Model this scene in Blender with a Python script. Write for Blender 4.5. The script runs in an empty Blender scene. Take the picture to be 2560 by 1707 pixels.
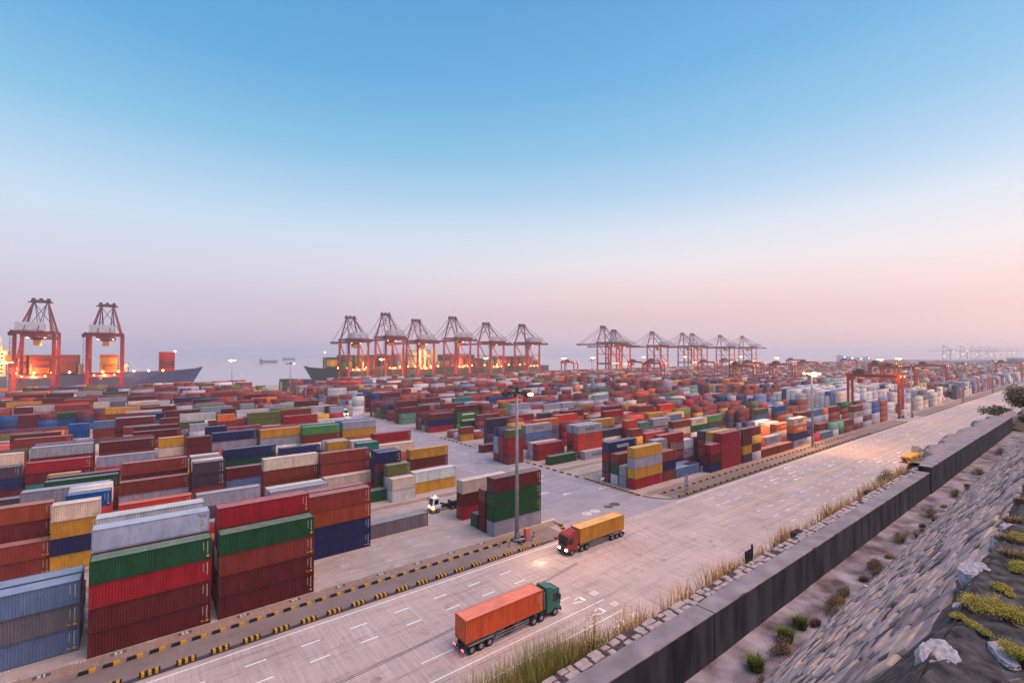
import bpy, bmesh, math, random
import numpy as np
from mathutils import Vector, Matrix
random.seed(7)
R = math.radians
scene = bpy.context.scene
col = scene.collection
# ------------------------------------------------------------------ camera numbers (also used to find which containers show largest)
F, PITCH, YAW, ROLL, CAMH = 1183.6, 0.0222, 0.9045, 0.001, 35.82
CX, CY = 1280.0, 853.5
SN, CS = math.sin(YAW), math.cos(YAW)

def onz(u, v, z):
    """the point at height z behind pixel (u, v) of the 2560x1707 photograph"""
    a = (u - CX) / F; b = (v - CY) / F
    fw = math.cos(PITCH) + b * math.sin(PITCH); up = math.sin(PITCH) - b * math.cos(PITCH)
    x = fw * CS + a * SN; y = fw * SN - a * CS
    t = (z - CAMH) / up
    return x * t, y * t

# ------------------------------------------------------------------ mesh builder
class MB:
    def __init__(s):
        s.v = []; s.f = []; s.m = []
    def add(s, vs, fs, mi=0):
        o = len(s.v); s.v += [tuple(p) for p in vs]
        for f in fs:
            s.f.append(tuple(i + o for i in f)); s.m.append(mi)
    def box(s, x0, y0, z0, x1, y1, z1, mi=0):
        s.add([(x0, y0, z0), (x1, y0, z0), (x1, y1, z0), (x0, y1, z0), (x0, y0, z1), (x1, y0, z1), (x1, y1, z1), (x0, y1, z1)],
              [(0, 3, 2, 1), (4, 5, 6, 7), (0, 1, 5, 4), (1, 2, 6, 5), (2, 3, 7, 6), (3, 0, 4, 7)], mi)
    def beam(s, p, q, w, h=None, mi=0, w2=None):
        h = w if h is None else h
        p = Vector(p); q = Vector(q); d = (q - p).normalized()
        up = Vector((0, 0, 1)) if abs(d.z) < .95 else Vector((0, 1, 0))
        a = d.cross(up).normalized(); b = a.cross(d).normalized()
        vs = []
        for c, k in ((p, 1), (q, (w2 / w if w2 else 1))):
            for sx, sy in ((-1, -1), (1, -1), (1, 1), (-1, 1)):
                vs.append(c + a * (sx * w * .5 * k) + b * (sy * h * .5 * k))
        s.add(vs, [(3, 2, 1, 0), (4, 5, 6, 7), (0, 1, 5, 4), (1, 2, 6, 5), (2, 3, 7, 6), (3, 0, 4, 7)], mi)
    def tube(s, p, q, r, n=8, mi=0, r2=None):
        p = Vector(p); q = Vector(q); d = (q - p).normalized(); r2 = r if r2 is None else r2
        up = Vector((0, 0, 1)) if abs(d.z) < .95 else Vector((0, 1, 0))
        a = d.cross(up).normalized(); b = a.cross(d).normalized()
        vs = []
        for c, rr in ((p, r), (q, r2)):
            for k in range(n):
                t = 2 * math.pi * k / n
                vs.append(c + a * (rr * math.cos(t)) + b * (rr * math.sin(t)))
        fs = [(k, (k + 1) % n, n + (k + 1) % n, n + k) for k in range(n)]
        fs += [tuple(range(n - 1, -1, -1)), tuple(range(n, 2 * n))]
        s.add(vs, fs, mi)
    def ball(s, c, r, n=8, mi=0, sz=1.0):
        vs = [(c[0], c[1], c[2] - r * sz)]
        m = max(3, n // 2)
        for i in range(1, m):
            t = -math.pi / 2 + math.pi * i / m
            for k in range(n):
                p = 2 * math.pi * k / n
                vs.append((c[0] + r * math.cos(t) * math.cos(p), c[1] + r * math.cos(t) * math.sin(p), c[2] + r * sz * math.sin(t)))
        vs.append((c[0], c[1], c[2] + r * sz))
        fs = [(0, 1 + (k + 1) % n, 1 + k) for k in range(n)]
        for i in range(m - 2):
            for k in range(n):
                a = 1 + i * n + k; b = 1 + i * n + (k + 1) % n
                fs.append((a, b, b + n, a + n))
        L = len(vs) - 1; o = 1 + (m - 2) * n
        fs += [(o + k, o + (k + 1) % n, L) for k in range(n)]
        s.add(vs, fs, mi)
    def prism(s, poly, y0, y1, mi=0):
        """poly in the xz plane, extruded along y"""
        n = len(poly)
        vs = [(x, y0, z) for x, z in poly] + [(x, y1, z) for x, z in poly]
        fs = [tuple(range(n)), tuple(range(2 * n - 1, n - 1, -1))] + [((k + 1) % n, k, n + k, n + (k + 1) % n) for k in range(n)]
        s.add(vs, fs, mi)
    def quad(s, pts, mi=0):
        s.add(pts, [tuple(range(len(pts)))], mi)
    def flat(s, x0, y0, x1, y1, z, mi=0):
        s.quad([(x0, y0, z), (x1, y0, z), (x1, y1, z), (x0, y1, z)], mi)
    def mesh(s, name):
        me = bpy.data.meshes.new(name)
        me.from_pydata(s.v, [], s.f)
        me.polygons.foreach_set('material_index', s.m)
        me.update()
        return me
    def build(s, name, mats, parent=None, smooth=False):
        me = s.mesh(name)
        for m in (mats if isinstance(mats, (list, tuple)) else [mats]):
            me.materials.append(m)
        if smooth:
            me.polygons.foreach_set('use_smooth', [True] * len(me.polygons))
        o = bpy.data.objects.new(name, me); col.objects.link(o)
        if parent: o.parent = parent
        return o

def tag(o, label=None, cat=None, group=None, kind=None):
    if label: o['label'] = label
    if cat: o['category'] = cat
    if group: o['group'] = group
    if kind: o['kind'] = kind
    return o

def empty(name, loc=(0, 0, 0), rz=0):
    o = bpy.data.objects.new(name, None); o.empty_display_size = .5
    col.objects.link(o); o.location = loc; o.rotation_euler = (0, 0, rz)
    return o

def kids(o):
    return [c for c in list(col.objects) if c.parent == o]

class Tree:
    """a thing with its parts, remembered so that copies need no search"""
    def __init__(s, root): s.root = root; s.ch = []
    def copy(s):
        r = s.root.copy(); col.objects.link(r)
        m = {s.root: r}
        t = Tree(r)
        for c in s.ch:
            d = c.copy(); col.objects.link(d); d.parent = m[c.parent]; m[c] = d; t.ch.append(d)
        return t
    def part(s, name, mb, mats, parent=None, smooth=False):
        o = mb.build(name, mats, parent or s.root, smooth); s.ch.append(o); return o

# ------------------------------------------------------------------ materials
def s2l(c):
    return tuple(((x / 255) / 12.92 if x / 255 <= .04045 else ((x / 255 + .055) / 1.055) ** 2.4) for x in c)

def mat(name, rgb, rough=.6, metal=0., noise=0., nscale=2., emit=None, es=1., bump=0., dark=None, spec=.4, detail=5):
    m = bpy.data.materials.new(name); m.use_nodes = True
    nt = m.node_tree; N = nt.nodes; L = nt.links
    p = N['Principled BSDF']
    rgb = s2l(rgb) if max(rgb) > 1.01 else rgb
    p.inputs['Base Color'].default_value = (*rgb, 1)
    p.inputs['Roughness'].default_value = rough
    p.inputs['Metallic'].default_value = metal
    p.inputs['Specular IOR Level'].default_value = spec
    if emit:
        p.inputs['Emission Color'].default_value = (*emit, 1); p.inputs['Emission Strength'].default_value = es
    if noise:
        tc = N.new('ShaderNodeTexCoord')
        nz = N.new('ShaderNodeTexNoise'); nz.inputs['Scale'].default_value = nscale; nz.inputs['Detail'].default_value = detail
        L.new(tc.outputs['Object'], nz.inputs['Vector'])
        mx = N.new('ShaderNodeMix'); mx.data_type = 'RGBA'
        dk = dark or tuple(c * (1 - noise) for c in rgb)
        dk = s2l(dk) if max(dk) > 1.01 else dk
        mx.inputs[6].default_value = (*dk, 1); mx.inputs[7].default_value = (*[min(1, c * (1 + noise * .45)) for c in rgb], 1)
        rp = N.new('ShaderNodeMapRange'); rp.inputs[1].default_value = .32; rp.inputs[2].default_value = .68
        L.new(nz.outputs['Fac'], rp.inputs[0]); L.new(rp.outputs[0], mx.inputs[0]); L.new(mx.outputs[2], p.inputs['Base Color'])
        if bump:
            bp = N.new('ShaderNodeBump'); bp.inputs['Strength'].default_value = bump; bp.inputs['Distance'].default_value = .05
            L.new(nz.outputs['Fac'], bp.inputs['Height']); L.new(bp.outputs[0], p.inputs['Normal'])
    return m

def paint_mat(name, attr=False, roof=False):
    """container paint: the colour is the object's own colour (or the mesh's colour layer), worn by patches of rust and grime"""
    m = bpy.data.materials.new(name); m.use_nodes = True
    nt = m.node_tree; N = nt.nodes; L = nt.links; p = N['Principled BSDF']
    p.inputs['Roughness'].default_value = .62; p.inputs['Specular IOR Level'].default_value = .3
    if attr:
        a = N.new('ShaderNodeAttribute'); a.attribute_name = 'paint'; src = a.outputs['Color']
    else:
        a = N.new('ShaderNodeObjectInfo'); src = a.outputs['Color']
    geo = N.new('ShaderNodeNewGeometry')
    mp = N.new('ShaderNodeMapping'); mp.inputs['Scale'].default_value = (1, 1, .35) if not roof else (.6, 1, 1)
    L.new(geo.outputs['Position'], mp.inputs[0])
    n1 = N.new('ShaderNodeTexNoise'); n1.inputs['Scale'].default_value = .9; n1.inputs['Detail'].default_value = 6; n1.inputs['Roughness'].default_value = .65
    L.new(mp.outputs[0], n1.inputs['Vector'])
    r1 = N.new('ShaderNodeMapRange'); r1.inputs[1].default_value = .3; r1.inputs[2].default_value = .75; r1.inputs[3].default_value = .74; r1.inputs[4].default_value = 1.2
    L.new(n1.outputs['Fac'], r1.inputs[0])
    mul = N.new('ShaderNodeVectorMath'); mul.operation = 'SCALE'
    L.new(src, mul.inputs[0]); L.new(r1.outputs[0], mul.inputs['Scale'])
    n2 = N.new('ShaderNodeTexNoise'); n2.inputs['Scale'].default_value = 2.2; n2.inputs['Detail'].default_value = 8; n2.inputs['Roughness'].default_value = .7
    L.new(mp.outputs[0], n2.inputs['Vector'])
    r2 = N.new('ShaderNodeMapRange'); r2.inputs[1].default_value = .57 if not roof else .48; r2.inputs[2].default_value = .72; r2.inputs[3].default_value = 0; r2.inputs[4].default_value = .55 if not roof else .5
    L.new(n2.outputs['Fac'], r2.inputs[0])
    mx = N.new('ShaderNodeMix'); mx.data_type = 'RGBA'
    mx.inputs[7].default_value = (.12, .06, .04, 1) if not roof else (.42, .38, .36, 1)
    L.new(r2.outputs[0], mx.inputs[0]); L.new(mul.outputs[0], mx.inputs[6])
    L.new(mx.outputs[2], p.inputs['Base Color'])
    return m

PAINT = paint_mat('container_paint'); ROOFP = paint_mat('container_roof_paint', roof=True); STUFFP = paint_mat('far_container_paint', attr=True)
STEEL = mat('galvanised_steel', (150, 150, 160), .5, .3, .25, 1.5)
DARKM = mat('dark_steel', (42, 40, 44), .6, .2, .3, 3)
RUBBER = mat('tyre_rubber', (26, 26, 28), .8)
WHITEP = mat('white_paint', (226, 222, 220), .5, 0, .12, 2)
YELLOWP = mat('yellow_paint', (222, 160, 30), .6, 0, .25, 4)
BLACKP = mat('black_paint', (32, 30, 32), .6, 0, .2, 4)
GLASS = mat('cab_glass', (18, 22, 28), .12, 0, spec=.6)
CRANE = mat('crane_red_paint', (154, 42, 52), .55, 0, .2, .4)
CRANEP = mat('crane_purple_red_paint', (128, 42, 62), .55, 0, .2, .4)
CRANED = mat('crane_dark_machinery', (70, 52, 72), .6, 0, .2, 1)
RTGP = mat('yard_crane_orange_paint', (176, 60, 40), .55, 0, .2, .5)
HOUSEP = mat('machinery_house_white', (205, 202, 210), .6, 0, .15, .3)
LAMP_O = mat('sodium_lamp', (255, 190, 90), .4, emit=(1, .5, .14), es=12)
LAMP_W = mat('white_lamp', (255, 235, 200), .4, emit=(1, .8, .5), es=14)
HEADL = mat('headlight_glass', (255, 245, 220), .3, emit=(1, .85, .55), es=25)
TAILL = mat('tail_light_glass', (255, 40, 40), .3, emit=(1, .06, .08), es=6)
# ------------------------------------------------------------------ the setting: ground, road, sea
def ground_mat(name, rgb, joints=None, noise=.22, lines=0, stain=.35):
    m = bpy.data.materials.new(name); m.use_nodes = True
    nt = m.node_tree; N = nt.nodes; L = nt.links; p = N['Principled BSDF']
    rgb = s2l(rgb); p.inputs['Roughness'].default_value = .75; p.inputs['Specular IOR Level'].default_value = .25
    geo = N.new('ShaderNodeNewGeometry')
    def nz(scale, lo, hi, a, b, sx=1, sy=1, det=6):
        mp = N.new('ShaderNodeMapping'); mp.inputs['Scale'].default_value = (sx, sy, 1); L.new(geo.outputs['Position'], mp.inputs[0])
        n = N.new('ShaderNodeTexNoise'); n.inputs['Scale'].default_value = scale; n.inputs['Detail'].default_value = det; n.inputs['Roughness'].default_value = .62
        L.new(mp.outputs[0], n.inputs['Vector'])
        r = N.new('ShaderNodeMapRange'); r.inputs[1].default_value = lo; r.inputs[2].default_value = hi; r.inputs[3].default_value = a; r.inputs[4].default_value = b
        L.new(n.outputs['Fac'], r.inputs[0]); return r.outputs[0]
    def mulv(x, y):
        q = N.new('ShaderNodeMath'); q.operation = 'MULTIPLY'; L.new(x, q.inputs[0]); L.new(y, q.inputs[1]); return q.outputs[0]
    f = nz(.12, .3, .7, 1 - noise, 1 + noise * .5)
    f = mulv(f, nz(1.6, .3, .7, .93, 1.05))
    f = mulv(f, nz(.5, .52, .75, 1.0, 1 - stain, .12, 1.4))          # tyre wear drawn out along the lanes
    f = mulv(f, nz(.35, .58, .72, 1.0, 1 - stain * .8))
    if lines:
        mp = N.new('ShaderNodeMapping'); mp.inputs['Scale'].default_value = (1, .04, 1); L.new(geo.outputs['Position'], mp.inputs[0])
        n = N.new('ShaderNodeTexNoise'); n.inputs['Scale'].default_value = lines; n.inputs['Detail'].default_value = 3
        L.new(mp.outputs[0], n.inputs['Vector'])
        r = N.new('ShaderNodeMapRange'); r.inputs[1].default_value = .35; r.inputs[2].default_value = .65; r.inputs[3].default_value = .88; r.inputs[4].default_value = 1.09
        L.new(n.outputs['Fac'], r.inputs[0]); f = mulv(f, r.outputs[0])
    if joints:
        br = N.new('ShaderNodeTexBrick'); br.offset = 0
        br.inputs['Scale'].default_value = 1; br.inputs['Brick Width'].default_value = joints; br.inputs['Row Height'].default_value = joints * .75
        br.inputs['Mortar Size'].default_value = .035; br.inputs['Color1'].default_value = (1, 1, 1, 1); br.inputs['Color2'].default_value = (.96, .96, .96, 1); br.inputs['Mortar'].default_value = (.84, .84, .84, 1)
        L.new(geo.outputs['Position'], br.inputs['Vector'])
        q = N.new('ShaderNodeSeparateColor'); L.new(br.outputs['Color'], q.inputs[0]); f = mulv(f, q.outputs[0])
    v = N.new('ShaderNodeVectorMath'); v.operation = 'SCALE'; v.inputs[0].default_value = rgb; L.new(f, v.inputs['Scale'])
    L.new(v.outputs[0], p.inputs['Base Color'])
    return m

QY = 562.0                                                            # the quay edge
YARD = ground_mat('yard_concrete', (182, 163, 158), 5.0)
ROADM = ground_mat('road_concrete', (196, 173, 168), 5.0, .16, 3.2, .3)
STREETM = ground_mat('street_concrete', (168, 156, 165), 5.0, .18, 0, .3)
BRICKM = ground_mat('brown_paving', (158, 130, 118), None, .2, 6, .3)
VERGEM = ground_mat('verge_paving', (140, 121, 118), 4.0, .2, 0, .3)
LINEM = mat('road_line_white', (250, 246, 246), .6, 0, .1, 2)
LINEY = mat('road_line_yellow', (240, 190, 84), .6, 0, .25, 2)
SLOTM = mat('slot_line_white', (214, 205, 205), .7, 0, .45, 1.5)
DARKG = mat('dark_ground_paint', (92, 84, 88), .8, 0, .3, 1)

def sheet(name, x0, y0, x1, y1, z, m):
    b = MB(); b.flat(x0, y0, x1, y1, z); return tag(b.build(name, m), kind='structure')
g = MB(); g.box(-2500, -900, -12, 7400, QY, 0); tag(g.build('ground', YARD), kind='structure')
sheet('road', -400, 36, 5000, 65.75, .004, ROADM)
sheet('cross_street', 70.5, 65.75, 99.5, 500, .004, STREETM)
sheet('cross_street', 318.5, 65.75, 341.5, 500, .004, STREETM)
sheet('verge', -400, 66.9, 66.5, 72.3, .004, VERGEM); sheet('verge', 103.5, 66.9, 314, 72.3, .004, VERGEM); sheet('verge', 345, 66.9, 900, 72.3, .004, VERGEM)
for xa, xb in ((-400, 69.5), (101, 318), (342, 1200)):
    sheet('crane_runway', xa, 72.3, xb, 74.45, .004, BRICKM)
    sheet('crane_runway', xa, 95.2, xb, 97.4, .004, BRICKM)
    sheet('crane_runway', xa, 103.4, xb, 105.6, .004, BRICKM)
for xa, xb in ((54, 69), (101, 102.5)):
    pass
# sea
WATER = bpy.data.materials.new('sea_water'); WATER.use_nodes = True
_n = WATER.node_tree.nodes; _l = WATER.node_tree.links; _p = _n['Principled BSDF']
_p.inputs['Base Color'].default_value = (.36, .32, .36, 1); _p.inputs['Roughness'].default_value = .06
_t = _n.new('ShaderNodeTexNoise'); _t.inputs['Scale'].default_value = .08; _t.inputs['Detail'].default_value = 4
_g = _n.new('ShaderNodeNewGeometry'); _l.new(_g.outputs['Position'], _t.inputs['Vector'])
_b = _n.new('ShaderNodeBump'); _b.inputs['Strength'].default_value = .06; _b.inputs['Distance'].default_value = .5
_l.new(_t.outputs['Fac'], _b.inputs['Height']); _l.new(_b.outputs[0], _p.inputs['Normal'])
sheet('water', -12000, QY - 1, 14000, 14000, -3.0, WATER)

# road markings: thin sheets of paint
def markings(name, fn, m, z=.009):
    b = MB(); fn(b, z); return tag(b.build(name, m), kind='structure')
def white(b, z):
    b.flat(-120, 65.2, 66.0, 65.36, z); b.flat(101.5, 65.2, 322, 65.36, z); b.flat(343, 65.2, 1200, 65.36, z)
    for k in range(-20, 130):                                            # broken lane lines
        x = 22 + 6.03 * k
        if 47 < x < 101 or 318 < x < 346: continue
        for y in (61.75, 58.0):
            b.flat(x, y - .1, x + 2.2, y + .1, z)
        if x > 100:
            for y in (50.3, 46.6, 43.0, 39.8): b.flat(x + 3, y - .075, x + 5.2, y + .075, z)
    for y in (61.75, 58.0): b.flat(108, y - .07, 128, y + .07, z)
    for x0, x1, y in ((20, 53.5, 46.4), (8, 53.2, 42.9), (26, 50, 49.9)): b.flat(x0, y - .07, x1, y + .07, z)
    # arrowheads and stop bars before the crossing
    for y in (48.4, 44.6, 41.0):
        x = 49.0
        b.quad([(x, y - .1, z), (x + 1.6, y - .62, z), (x + 1.8, y - .5, z), (x + .2, y + .1, z)]); b.quad([(x, y - .08, z), (x + .2, y + .08, z), (x + 1.8, y + .6, z), (x + 1.6, y + .72, z)])
        b.flat(x + 1.9, y - .55, x + 2.35, y + .65, z)
        for q in range(3): b.flat(x + 4.2 + q * .45, y - .5, x + 4.38 + q * .45, y + .6, z)
    for y, x in ((60.0, 140), (56.2, 146), (60.0, 152), (63.6, 158), (56.2, 172), (52.2, 186), (48.4, 190), (44.8, 194), (41.4, 206), (48.4, 214), (44.8, 226), (60.0, 236), (52.2, 250), (56.2, 262), (48.4, 280), (63.6, 290), (44.8, 300)):
        b.flat(x, y - .1, x + 4.4, y + .1, z); b.quad([(x - 1.4, y, z), (x + .6, y - .55, z), (x + .6, y + .55, z)])
    for x in (358, 372, 386, 398, 412, 430, 446, 470, 500):
        for y in (61, 57.5, 52, 48, 44): b.flat(x, y - .12, x + 4, y + .12, z)
    # street markings
    for yy in range(100, 430, 9):
        b.flat(79.0, yy, 79.15, yy + 3.2, z); b.flat(91.0, yy + 4, 91.15, yy + 7.2, z)
    for x, y in ((74, 92), (77, 97), (80, 90), (82, 102), (86, 99), (90, 110), (75, 112), (88, 128), (84, 86), (95, 84)):
        b.flat(x, y - .14, x + 2.8, y + .14, z); b.flat(x + .6, y + .5, x + 1.9, y + .75, z)
    for x0, y0, x1, y1 in ((68.6, 86, 73, 86.2), (66.8, 75, 71, 75.2), (69.3, 78, 69.45, 88)):
        b.flat(x0, y0, x1, y1, z)
markings('road_marking', white, LINEM)
markings('centre_line', lambda b, z: (b.flat(101, 53.88, 316, 54.12, z), b.flat(346, 53.88, 1100, 54.12, z)), LINEY)
def slots(b, z):
    for i in range(-4, 9):                                              # painted slot marks of the front block, showing where no box stands
        x = -4.29 - .35 + 6.53 * i
        for j in range(6):
            y = 74.7 + 2.85 * j
            b.flat(x - 1.15, y - .07, x + 1.15, y + .07, z)
            b.flat(x - .5, y - .55, x - .42, y + .55, z); b.flat(x - .2, y - .55, x - .12, y + .55, z); b.flat(x + .1, y - .55, x + .18, y + .55, z)
            b.flat(x - .8, y + .25, x + .45, y + .4, z)
    for i in range(3):
        for j in range(8):
            x = 101.4 - 6.5 + 6.5 * i; y = 84 + 2.85 * j
            if i == 0: b.flat(x + 3, y - .06, x + 5, y + .06, z)
markings('slot_marking', slots, SLOTM)
def oil(b, z):
    for x, y, r, sx in ((86, 73.2, 1.2, 1), (88.6, 73.4, 1.35, 1)):
        b.quad([(x + r * math.cos(t * .2618) * sx, y + r * .9 * math.sin(t * .2618), z) for t in range(24)])
markings('dark_patch', oil, DARKG)
def pale(b, z):
    for x, y, r in ((78.7, 73.0, 1.2), (81.3, 73.0, 1.2), (83, 101, 1.0), (85.4, 103.2, 1.0), (80.2, 104, 1.0), (86.2, 99.6, 1.0), (89, 104.5, .9), (81.8, 98.6, .9), (87.4, 107.2, 1.0), (84, 107.6, .9), (92, 103, .9)):
        b.quad([(x + r * math.cos(t * .2618), y + r * .9 * math.sin(t * .2618), z) for t in range(24)])
markings('pale_patch', pale, SLOTM)
# slot numbers stencilled on the runway
for k, txt in enumerate(('51', '53', '55', '57', '59', '61', '63', '65', '67', '69')):
    x = -8.0 + 6.53 * k
    b = MB(); b.flat(x - .75, 73.45, x + .75, 74.15, .008); tag(b.build('number_plate', DARKG), kind='structure')
    cu = bpy.data.curves.new('slot_number', 'FONT'); cu.body = txt; cu.size = .85; cu.align_x = 'CENTER'; cu.align_y = 'CENTER'
    tmp = bpy.data.objects.new('slot_number', cu); col.objects.link(tmp)
    dg = bpy.context.evaluated_depsgraph_get(); me = bpy.data.meshes.new_from_object(tmp.evaluated_get(dg)); bpy.data.objects.remove(tmp)
    me.materials.clear(); me.materials.append(LINEM)
    o = bpy.data.objects.new('slot_number', me); col.objects.link(o); o.location = (x, 73.8, .013); tag(o, kind='structure')
# tyre marks on the road
def skid(b, z):
    pts = []
    for off in (0, .32):
        L = [(14 + t * 1.0, 52.2 + off + .0016 * t * t + .03 * t) for t in range(0, 46)]
        for (xa, ya), (xb, yb) in zip(L, L[1:]):
            b.quad([(xa, ya, z), (xb, yb, z), (xb, yb + .13, z), (xa, ya + .13, z)])
markings('tyre_mark', skid, DARKG, .0065)
TYRE = mat('tyre_wear', (174, 152, 148), .8, 0, .3, .6)
def wear(b, z):
    q = random.Random(4)
    for y in (63.6, 59.9, 56.0, 52.2, 48.3, 44.7):
        for off in (-.95, .95):
            x = -60
            while x < 420:
                l = q.uniform(8, 40)
                if q.random() < .4 and not 52 < x < 96: b.flat(x, y + off - .13, x + l, y + off + .13 * q.uniform(.3, 1.2), z)
                x += l + q.uniform(4, 30)
    for k in (0, 3, 4, 8):                                                   # turning tracks over the crossing
        r0 = 20 + 2.6 * k; cx_, cy_ = 70.5 - 3 + k * .7, 66 - 3
        for off in (0, 1.9):
            P = [(96 - (r0 + off) * math.cos(t * .05) + 4 * k - 8, 62 - 2 * (k % 3) + (r0 + off) * math.sin(t * .05) - 12) for t in range(3, 24)]
            for (xa, ya), (xb, yb) in zip(P, P[1:]): b.quad([(xa - .1, ya, z + .0003 * k), (xa + .1, ya, z + .0003 * k), (xb + .1, yb, z + .0003 * k), (xb - .1, yb, z + .0003 * k)])
    for k in range(60):
        x, y, r_ = q.uniform(-10, 300), q.uniform(42, 65), q.uniform(.15, .7)
        b.quad([(x + r_ * q.uniform(.7, 1.2) * math.cos(t * .628), y + r_ * q.uniform(.5, 1) * math.sin(t * .628), z + .003) for t in range(10)])
markings('tyre_wear', wear, TYRE, .0055)
# kerbs between road and verge
KERBM = mat('kerb_concrete', (118, 104, 106), .8, 0, .3, 1)
KERBD = mat('kerb_dark', (74, 66, 74), .8, 0, .3, 1)
def kerb_run(x0, x1):
    b = MB(); b.box(x0, 66.35, 0, x1, 66.9, .13); return tag(b.build('kerb', KERBD), kind='structure')
kerb_run(-120, 62); kerb_run(106, 312); kerb_run(348, 900)
def kerb_arc(cx, cy, r, a0, a1):
    b = MB(); n = 14
    for k in range(n):
        t0 = R(a0 + (a1 - a0) * k / n); t1 = R(a0 + (a1 - a0) * (k + 1) / n)
        P = lambda t, q: (cx + q * math.cos(t), cy + q * math.sin(t))
        A, B, C_, D = P(t0, r), P(t1, r), P(t1, r + .5), P(t0, r + .5)
        b.add([(*A, 0), (*B, 0), (*C_, 0), (*D, 0), (*A, .13), (*B, .13), (*C_, .13), (*D, .13)], [(4, 7, 6, 5), (0, 4, 5, 1), (1, 5, 6, 2), (2, 6, 7, 3), (3, 7, 4, 0)])
    tag(b.build('kerb', KERBM), kind='structure')
kerb_arc(62, 73.8, 7, -90, 0); kerb_arc(106, 73.3, 6.5, 180, 270)
# striped kerb blocks (each a thing): dark block with yellow bands on its sloping front
kt = Tree(tag(empty('kerb_block'), 'low dark kerb block with yellow bands along the road edge', 'kerb block', 'striped kerb blocks along the road'))
b = MB(); b.box(-.95, -.28, 0, .95, .28, .36); kt.part('block', b, BLACKP)
for x in (-.62, 0, .62):
    b = MB(); b.box(x - .14, -.295, .0, x + .14, .295, .372); kt.part('yellow_band', b, YELLOWP)
xs = [1.4 + 3.35 * k for k in range(-2, 18)]
first = True
for x in xs + [103 + 3.35 * k for k in range(1, 46)]:
    t = kt if first else kt.copy(); first = False
    t.root.location = (x, 66.72 if x < 62 else 67.1, .131)
for k in range(5):                                                      # round the two corners
    a = R(-78 + 14 * k); t = kt.copy(); t.root.location = (62 + 7.25 * math.cos(a), 73.8 + 7.25 * math.sin(a), .131); t.root.rotation_euler[2] = a + math.pi / 2; t.root.scale = (.5, 1, 1)
for k in range(10):
    t = kt.copy(); t.root.location = (98.6 + .1 * k, 74.5 + 2.0 * k, .02); t.root.rotation_euler[2] = R(92); t.root.scale = (.75, 1, 1)
for k in range(14):
    t = kt.copy(); t.root.location = (99.2, 96 + 3.1 * k, .02); t.root.rotation_euler[2] = R(90); t.root.scale = (.75, .8, 1)
for k in range(8):
    t = kt.copy(); t.root.location = (99.2, 152 + 3.1 * k, .02); t.root.rotation_euler[2] = R(90); t.root.scale = (.75, .8, 1)
st = Tree(tag(empty('wheel_stop'), 'small wheel stop, half black and half yellow, beside the crane runway', 'wheel stop', 'wheel stops beside the runway'))
b = MB(); b.box(-.75, -.17, 0, .15, .17, .3); st.part('black_half', b, BLACKP)
b = MB(); b.box(.15, -.17, 0, .75, .17, .3); st.part('yellow_half', b, YELLOWP)
first = True
for x in [2.2 + 2.1 * k for k in range(-3, 28)] + [106 + 3.4 * k for k in range(0, 40)]:
    t = st if first else st.copy(); first = False
    t.root.location = (x, 71.4, .005)
# ------------------------------------------------------------------ containers
PAL = dict(m=(112, 40, 44), r=(146, 60, 50), k=(172, 34, 46), o=(222, 70, 44), a=(222, 116, 48), y=(212, 152, 52), g=(30, 86, 52), h=(78, 134, 74), v=(104, 104, 50),
           t=(44, 134, 126), s=(112, 154, 134), n=(38, 44, 94), b=(22, 86, 156), e=(108, 128, 166), l=(172, 164, 178), w=(216, 210, 212), c=(226, 198, 182), d=(80, 62, 78), x=(120, 110, 120), u=(158, 72, 44))
CNAME = dict(m='maroon', r='rust brown', k='crimson red', o='orange red', a='orange', y='mustard yellow', g='dark green', h='mid green', v='olive', t='teal', s='sage green', n='navy',
             b='bright blue', e='steel blue', l='light grey', w='white', c='cream', d='dark purple grey', x='grey', u='burnt orange')
TH = 2.72
L40, L20, CW = 12.19, 6.06, 2.44
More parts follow.
